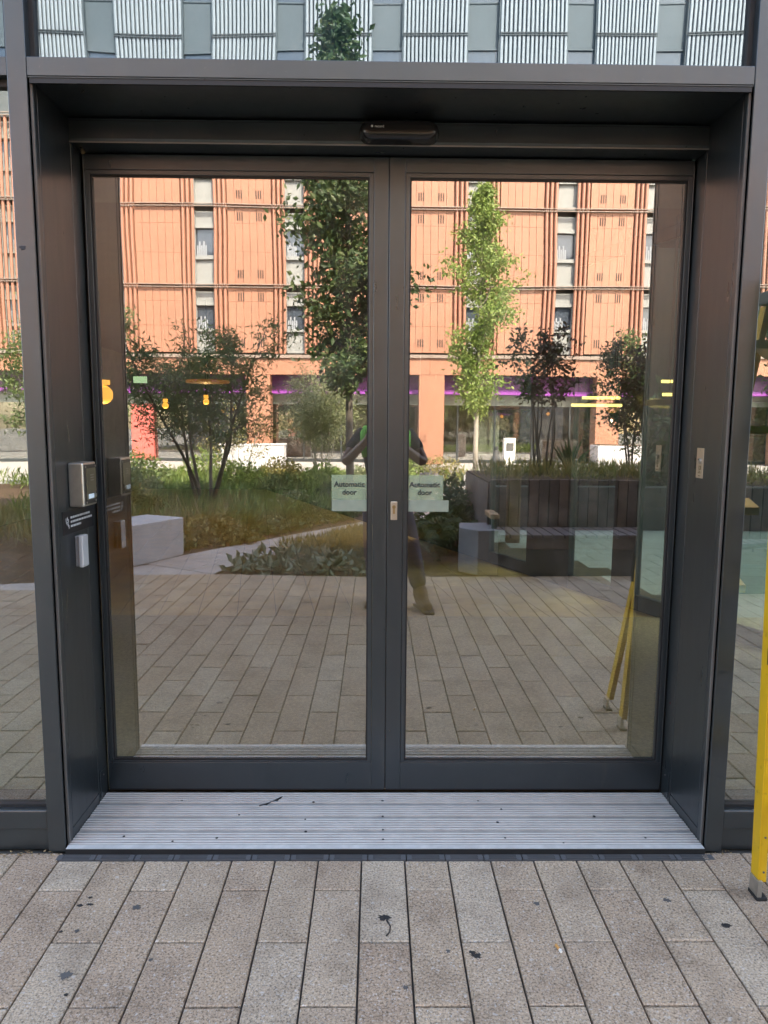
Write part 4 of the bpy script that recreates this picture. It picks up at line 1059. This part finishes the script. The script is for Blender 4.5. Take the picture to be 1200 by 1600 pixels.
J={ 'pel':(cx,cy_,.95),'abd':(cx,cy_+.01,1.10),'chest':(cx,cy_+.02,1.27),'neck':(cx,cy_+.03,1.43),'nk2':(cx,cy_+.045,1.49),'head':(cx,cy_+.06,1.57),'crown':(cx,cy_+.055,1.68),
    'sl':(cx-.19,cy_+.02,1.385),'sr':(cx+.19,cy_+.02,1.385),'el':(cx-.325,cy_+.13,1.165),'er':(cx+.305,cy_+.13,1.17),
    'wl':(cx-.135,-2.365,1.365),'wr':(cx+.055,-2.365,1.365),'hl':(cx-.128,-2.345,1.41),'hr':(cx+.045,-2.345,1.41),
    'hpl':(cx-.09,cy_,.90),'hpr':(cx+.10,cy_,.90),'kl':(cx-.10,cy_+.03,.50),'kr':(.24,cy_+.10,.50),'al':(cx-.08,cy_-.04,.10),'ar':(.315,-2.56,.10)}
names=list(J); idx={n:i for i,n in enumerate(names)}
E=[('pel','abd'),('abd','chest'),('chest','neck'),('neck','nk2'),('nk2','head'),('head','crown'),('chest','sl'),('chest','sr'),('sl','el'),('el','wl'),('wl','hl'),('sr','er'),('er','wr'),('wr','hr'),
   ('pel','hpl'),('pel','hpr'),('hpl','kl'),('kl','al'),('hpr','kr'),('kr','ar')]
rad={'pel':(.15,.11),'abd':(.145,.11),'chest':(.155,.115),'neck':.065,'nk2':.058,'head':(.080,.098),'crown':(.055,.065),'sl':.062,'sr':.062,'el':.046,'er':.046,'wl':.030,'wr':.030,'hl':(.028,.03),'hr':(.028,.03),
     'hpl':.085,'hpr':.085,'kl':.058,'kr':.058,'al':.042,'ar':.042}
skin_mesh('body',[J[n] for n in names],[(idx[a],idx[b_]) for a,b_ in E],[rad[n] for n in names],SKIN,PR)
def sub(ns,es,rs,name,mt,extra=None):
    vs=[J[n] if isinstance(n,str) else n for n in ns]; skin_mesh(name,vs,es,rs,mt,PR)
sh=lambda a,b_,f: tuple(np.array(J[a])*(1-f)+np.array(J[b_])*f)
sub(['pel','abd','chest',tuple(np.array(J['neck'])-(0,0,.03)),'sl','sr',sh('sl','el',.62),sh('sr','er',.62)],[(0,1),(1,2),(2,3),(2,4),(2,5),(4,6),(5,7)],[(.165,.125),(.158,.122),(.168,.13),.082,.078,.078,.066,.066],'shirt',simple('black_cotton',(.013,.014,.018),.9))
sub([tuple(np.array(J['pel'])+(0,0,-.02)),'abd','chest',tuple(np.array(J['chest'])+(0,0,.10))],[(0,1),(1,2),(2,3)],[(.178,.138),(.170,.134),(.172,.14),(.15,.11)],'vest',simple('olive_vest',(.06,.066,.028),.8))
HV=simple('hi_vis_green',(.16,.62,.05),.7)
for s in (-1,1):
    MB().tube([(cx+s*.15,cy_+.125,1.22),(cx+s*.165,cy_+.115,1.32),(cx+s*.165,cy_+.085,1.405),(cx+s*.155,cy_+.0,1.435),(cx+s*.14,cy_-.09,1.38)],[.034,.036,.036,.036,.03],8).build('vest_strap',HV,PR,smooth=True)
NAVY=simple('navy_trousers',(.018,.024,.05),.85)
def low(n,z): return (J[n][0],J[n][1],z)
sub(['pel','hpl','hpr','kl','kr',low('al',.15),low('ar',.15)],[(0,1),(0,2),(1,3),(3,5),(2,4),(4,6)],[(.162,.125),.108,.108,.082,.082,.072,.072],'trousers',NAVY)
BOOT=simple('tan_leather_boot',(.16,.095,.035),.6)
for n,tx in (('al',-.03),('ar',.05)):
    x,y,z=J[n]
    skin_mesh('boot',[(x,y,.22),(x,y,.10),(x,y-.02,.05),(x+tx*.6,y+.09,.055),(x+tx*1.3,y+.18,.045)],[(0,1),(1,2),(1,3),(3,4)],[.066,.062,.055,(.052,.05),(.046,.038)],BOOT,PR)
    MB().prism([(x-.05,y-.07),(x+.05,y-.07),(x+tx+.055,y+.10),(x+tx*1.3+.04,y+.225),(x+tx*1.3-.04,y+.225),(x+tx-.05,y+.10)],0,.022).build('boot_sole',BLACK,PR,bevel=.006)
# face, ears, hair
hx,hy,hz=J['head']
skin_mesh('nose',[(hx,hy+.09,hz+.02),(hx,hy+.115,hz-.012)],[(0,1)],[.010,.015],SKIN,PR)
for s in (-1,1):
    V,F=capsule(hx+s*.033,hy+.094,hz+.028,.028,.016,.008,8,4); MB().add([(v[0],2*(hy+.094)-v[1],v[2]) for v in V],F).build('eye',simple('eye_white',(.6,.6,.6),.3) if s<0 else bpy.data.materials['eye_white'],PR)
    MB().tube([(hx+s*.084,hy+.0,hz+.035),(hx+s*.096,hy-.012,hz+.01),(hx+s*.086,hy+.0,hz-.02)],[.010,.013,.008],8).build('ear',SKIN,PR,smooth=True)
MB().tube([(hx-.024,hy+.096,hz-.042),(hx,hy+.103,hz-.040),(hx+.024,hy+.096,hz-.042)],[.004,.006,.004],6).build('mouth',simple('lip',(.2,.07,.06),.5),PR)
skin_mesh('hair',[(hx,hy-.03,hz-.01),(hx,hy-.035,hz+.06),(hx,hy+.0,hz+.11),(hx,hy+.045,hz+.115)],[(0,1),(1,2),(2,3)],[(.082,.06),(.088,.075),(.078,.07),(.06,.03)],simple('dark_hair',(.015,.012,.010),.7),PR)
# fingers
for side,hn,sx in (('l','hl',1),('r','hr',-1)):
    x,y,z=J[hn]
    for i,(dz,L) in enumerate(((.035,1.0),(.018,1.08),(.0,1.0),(-.018,.82))):
        b0=(x,y+.0,z+dz*.8); 
        k1=(x+sx*.006,y+.012,z+dz+.006); k2=(x+sx*.024*L,y+.016,z+dz+.008); k3=(x+sx*.036*L,y+.010,z+dz+.008)
        skin_mesh('finger',[b0,k1,k2,k3],[(0,1),(1,2),(2,3)],[.010,.0092,.0085,.0075],SKIN,PR,sub=1)
    skin_mesh('thumb',[(x,y-.01,z),(x+sx*.012,y-.022,z+.03),(x+sx*.026,y-.02,z+.052)],[(0,1),(1,2)],[.012,.011,.009],SKIN,PR,sub=1)
phx=(J['hl'][0]+J['hr'][0])/2
p=thing('phone','black phone held up in both hands','phone',(phx,-2.345,1.41))
MB().box(phx-.074,phx+.074,-2.352,-2.343,1.375,1.452+.02).build('phone_body',PLASTIC,p,bevel=.004)
MB().disc((phx,-2.343,1.4635),(0,1,0),.006,.0015,12).build('lens',FARGLASS,p)
MB().box(phx-.070,phx+.070,-2.3535,-2.3522,1.380,1.467).build('phone_screen',PLASTIC,p)
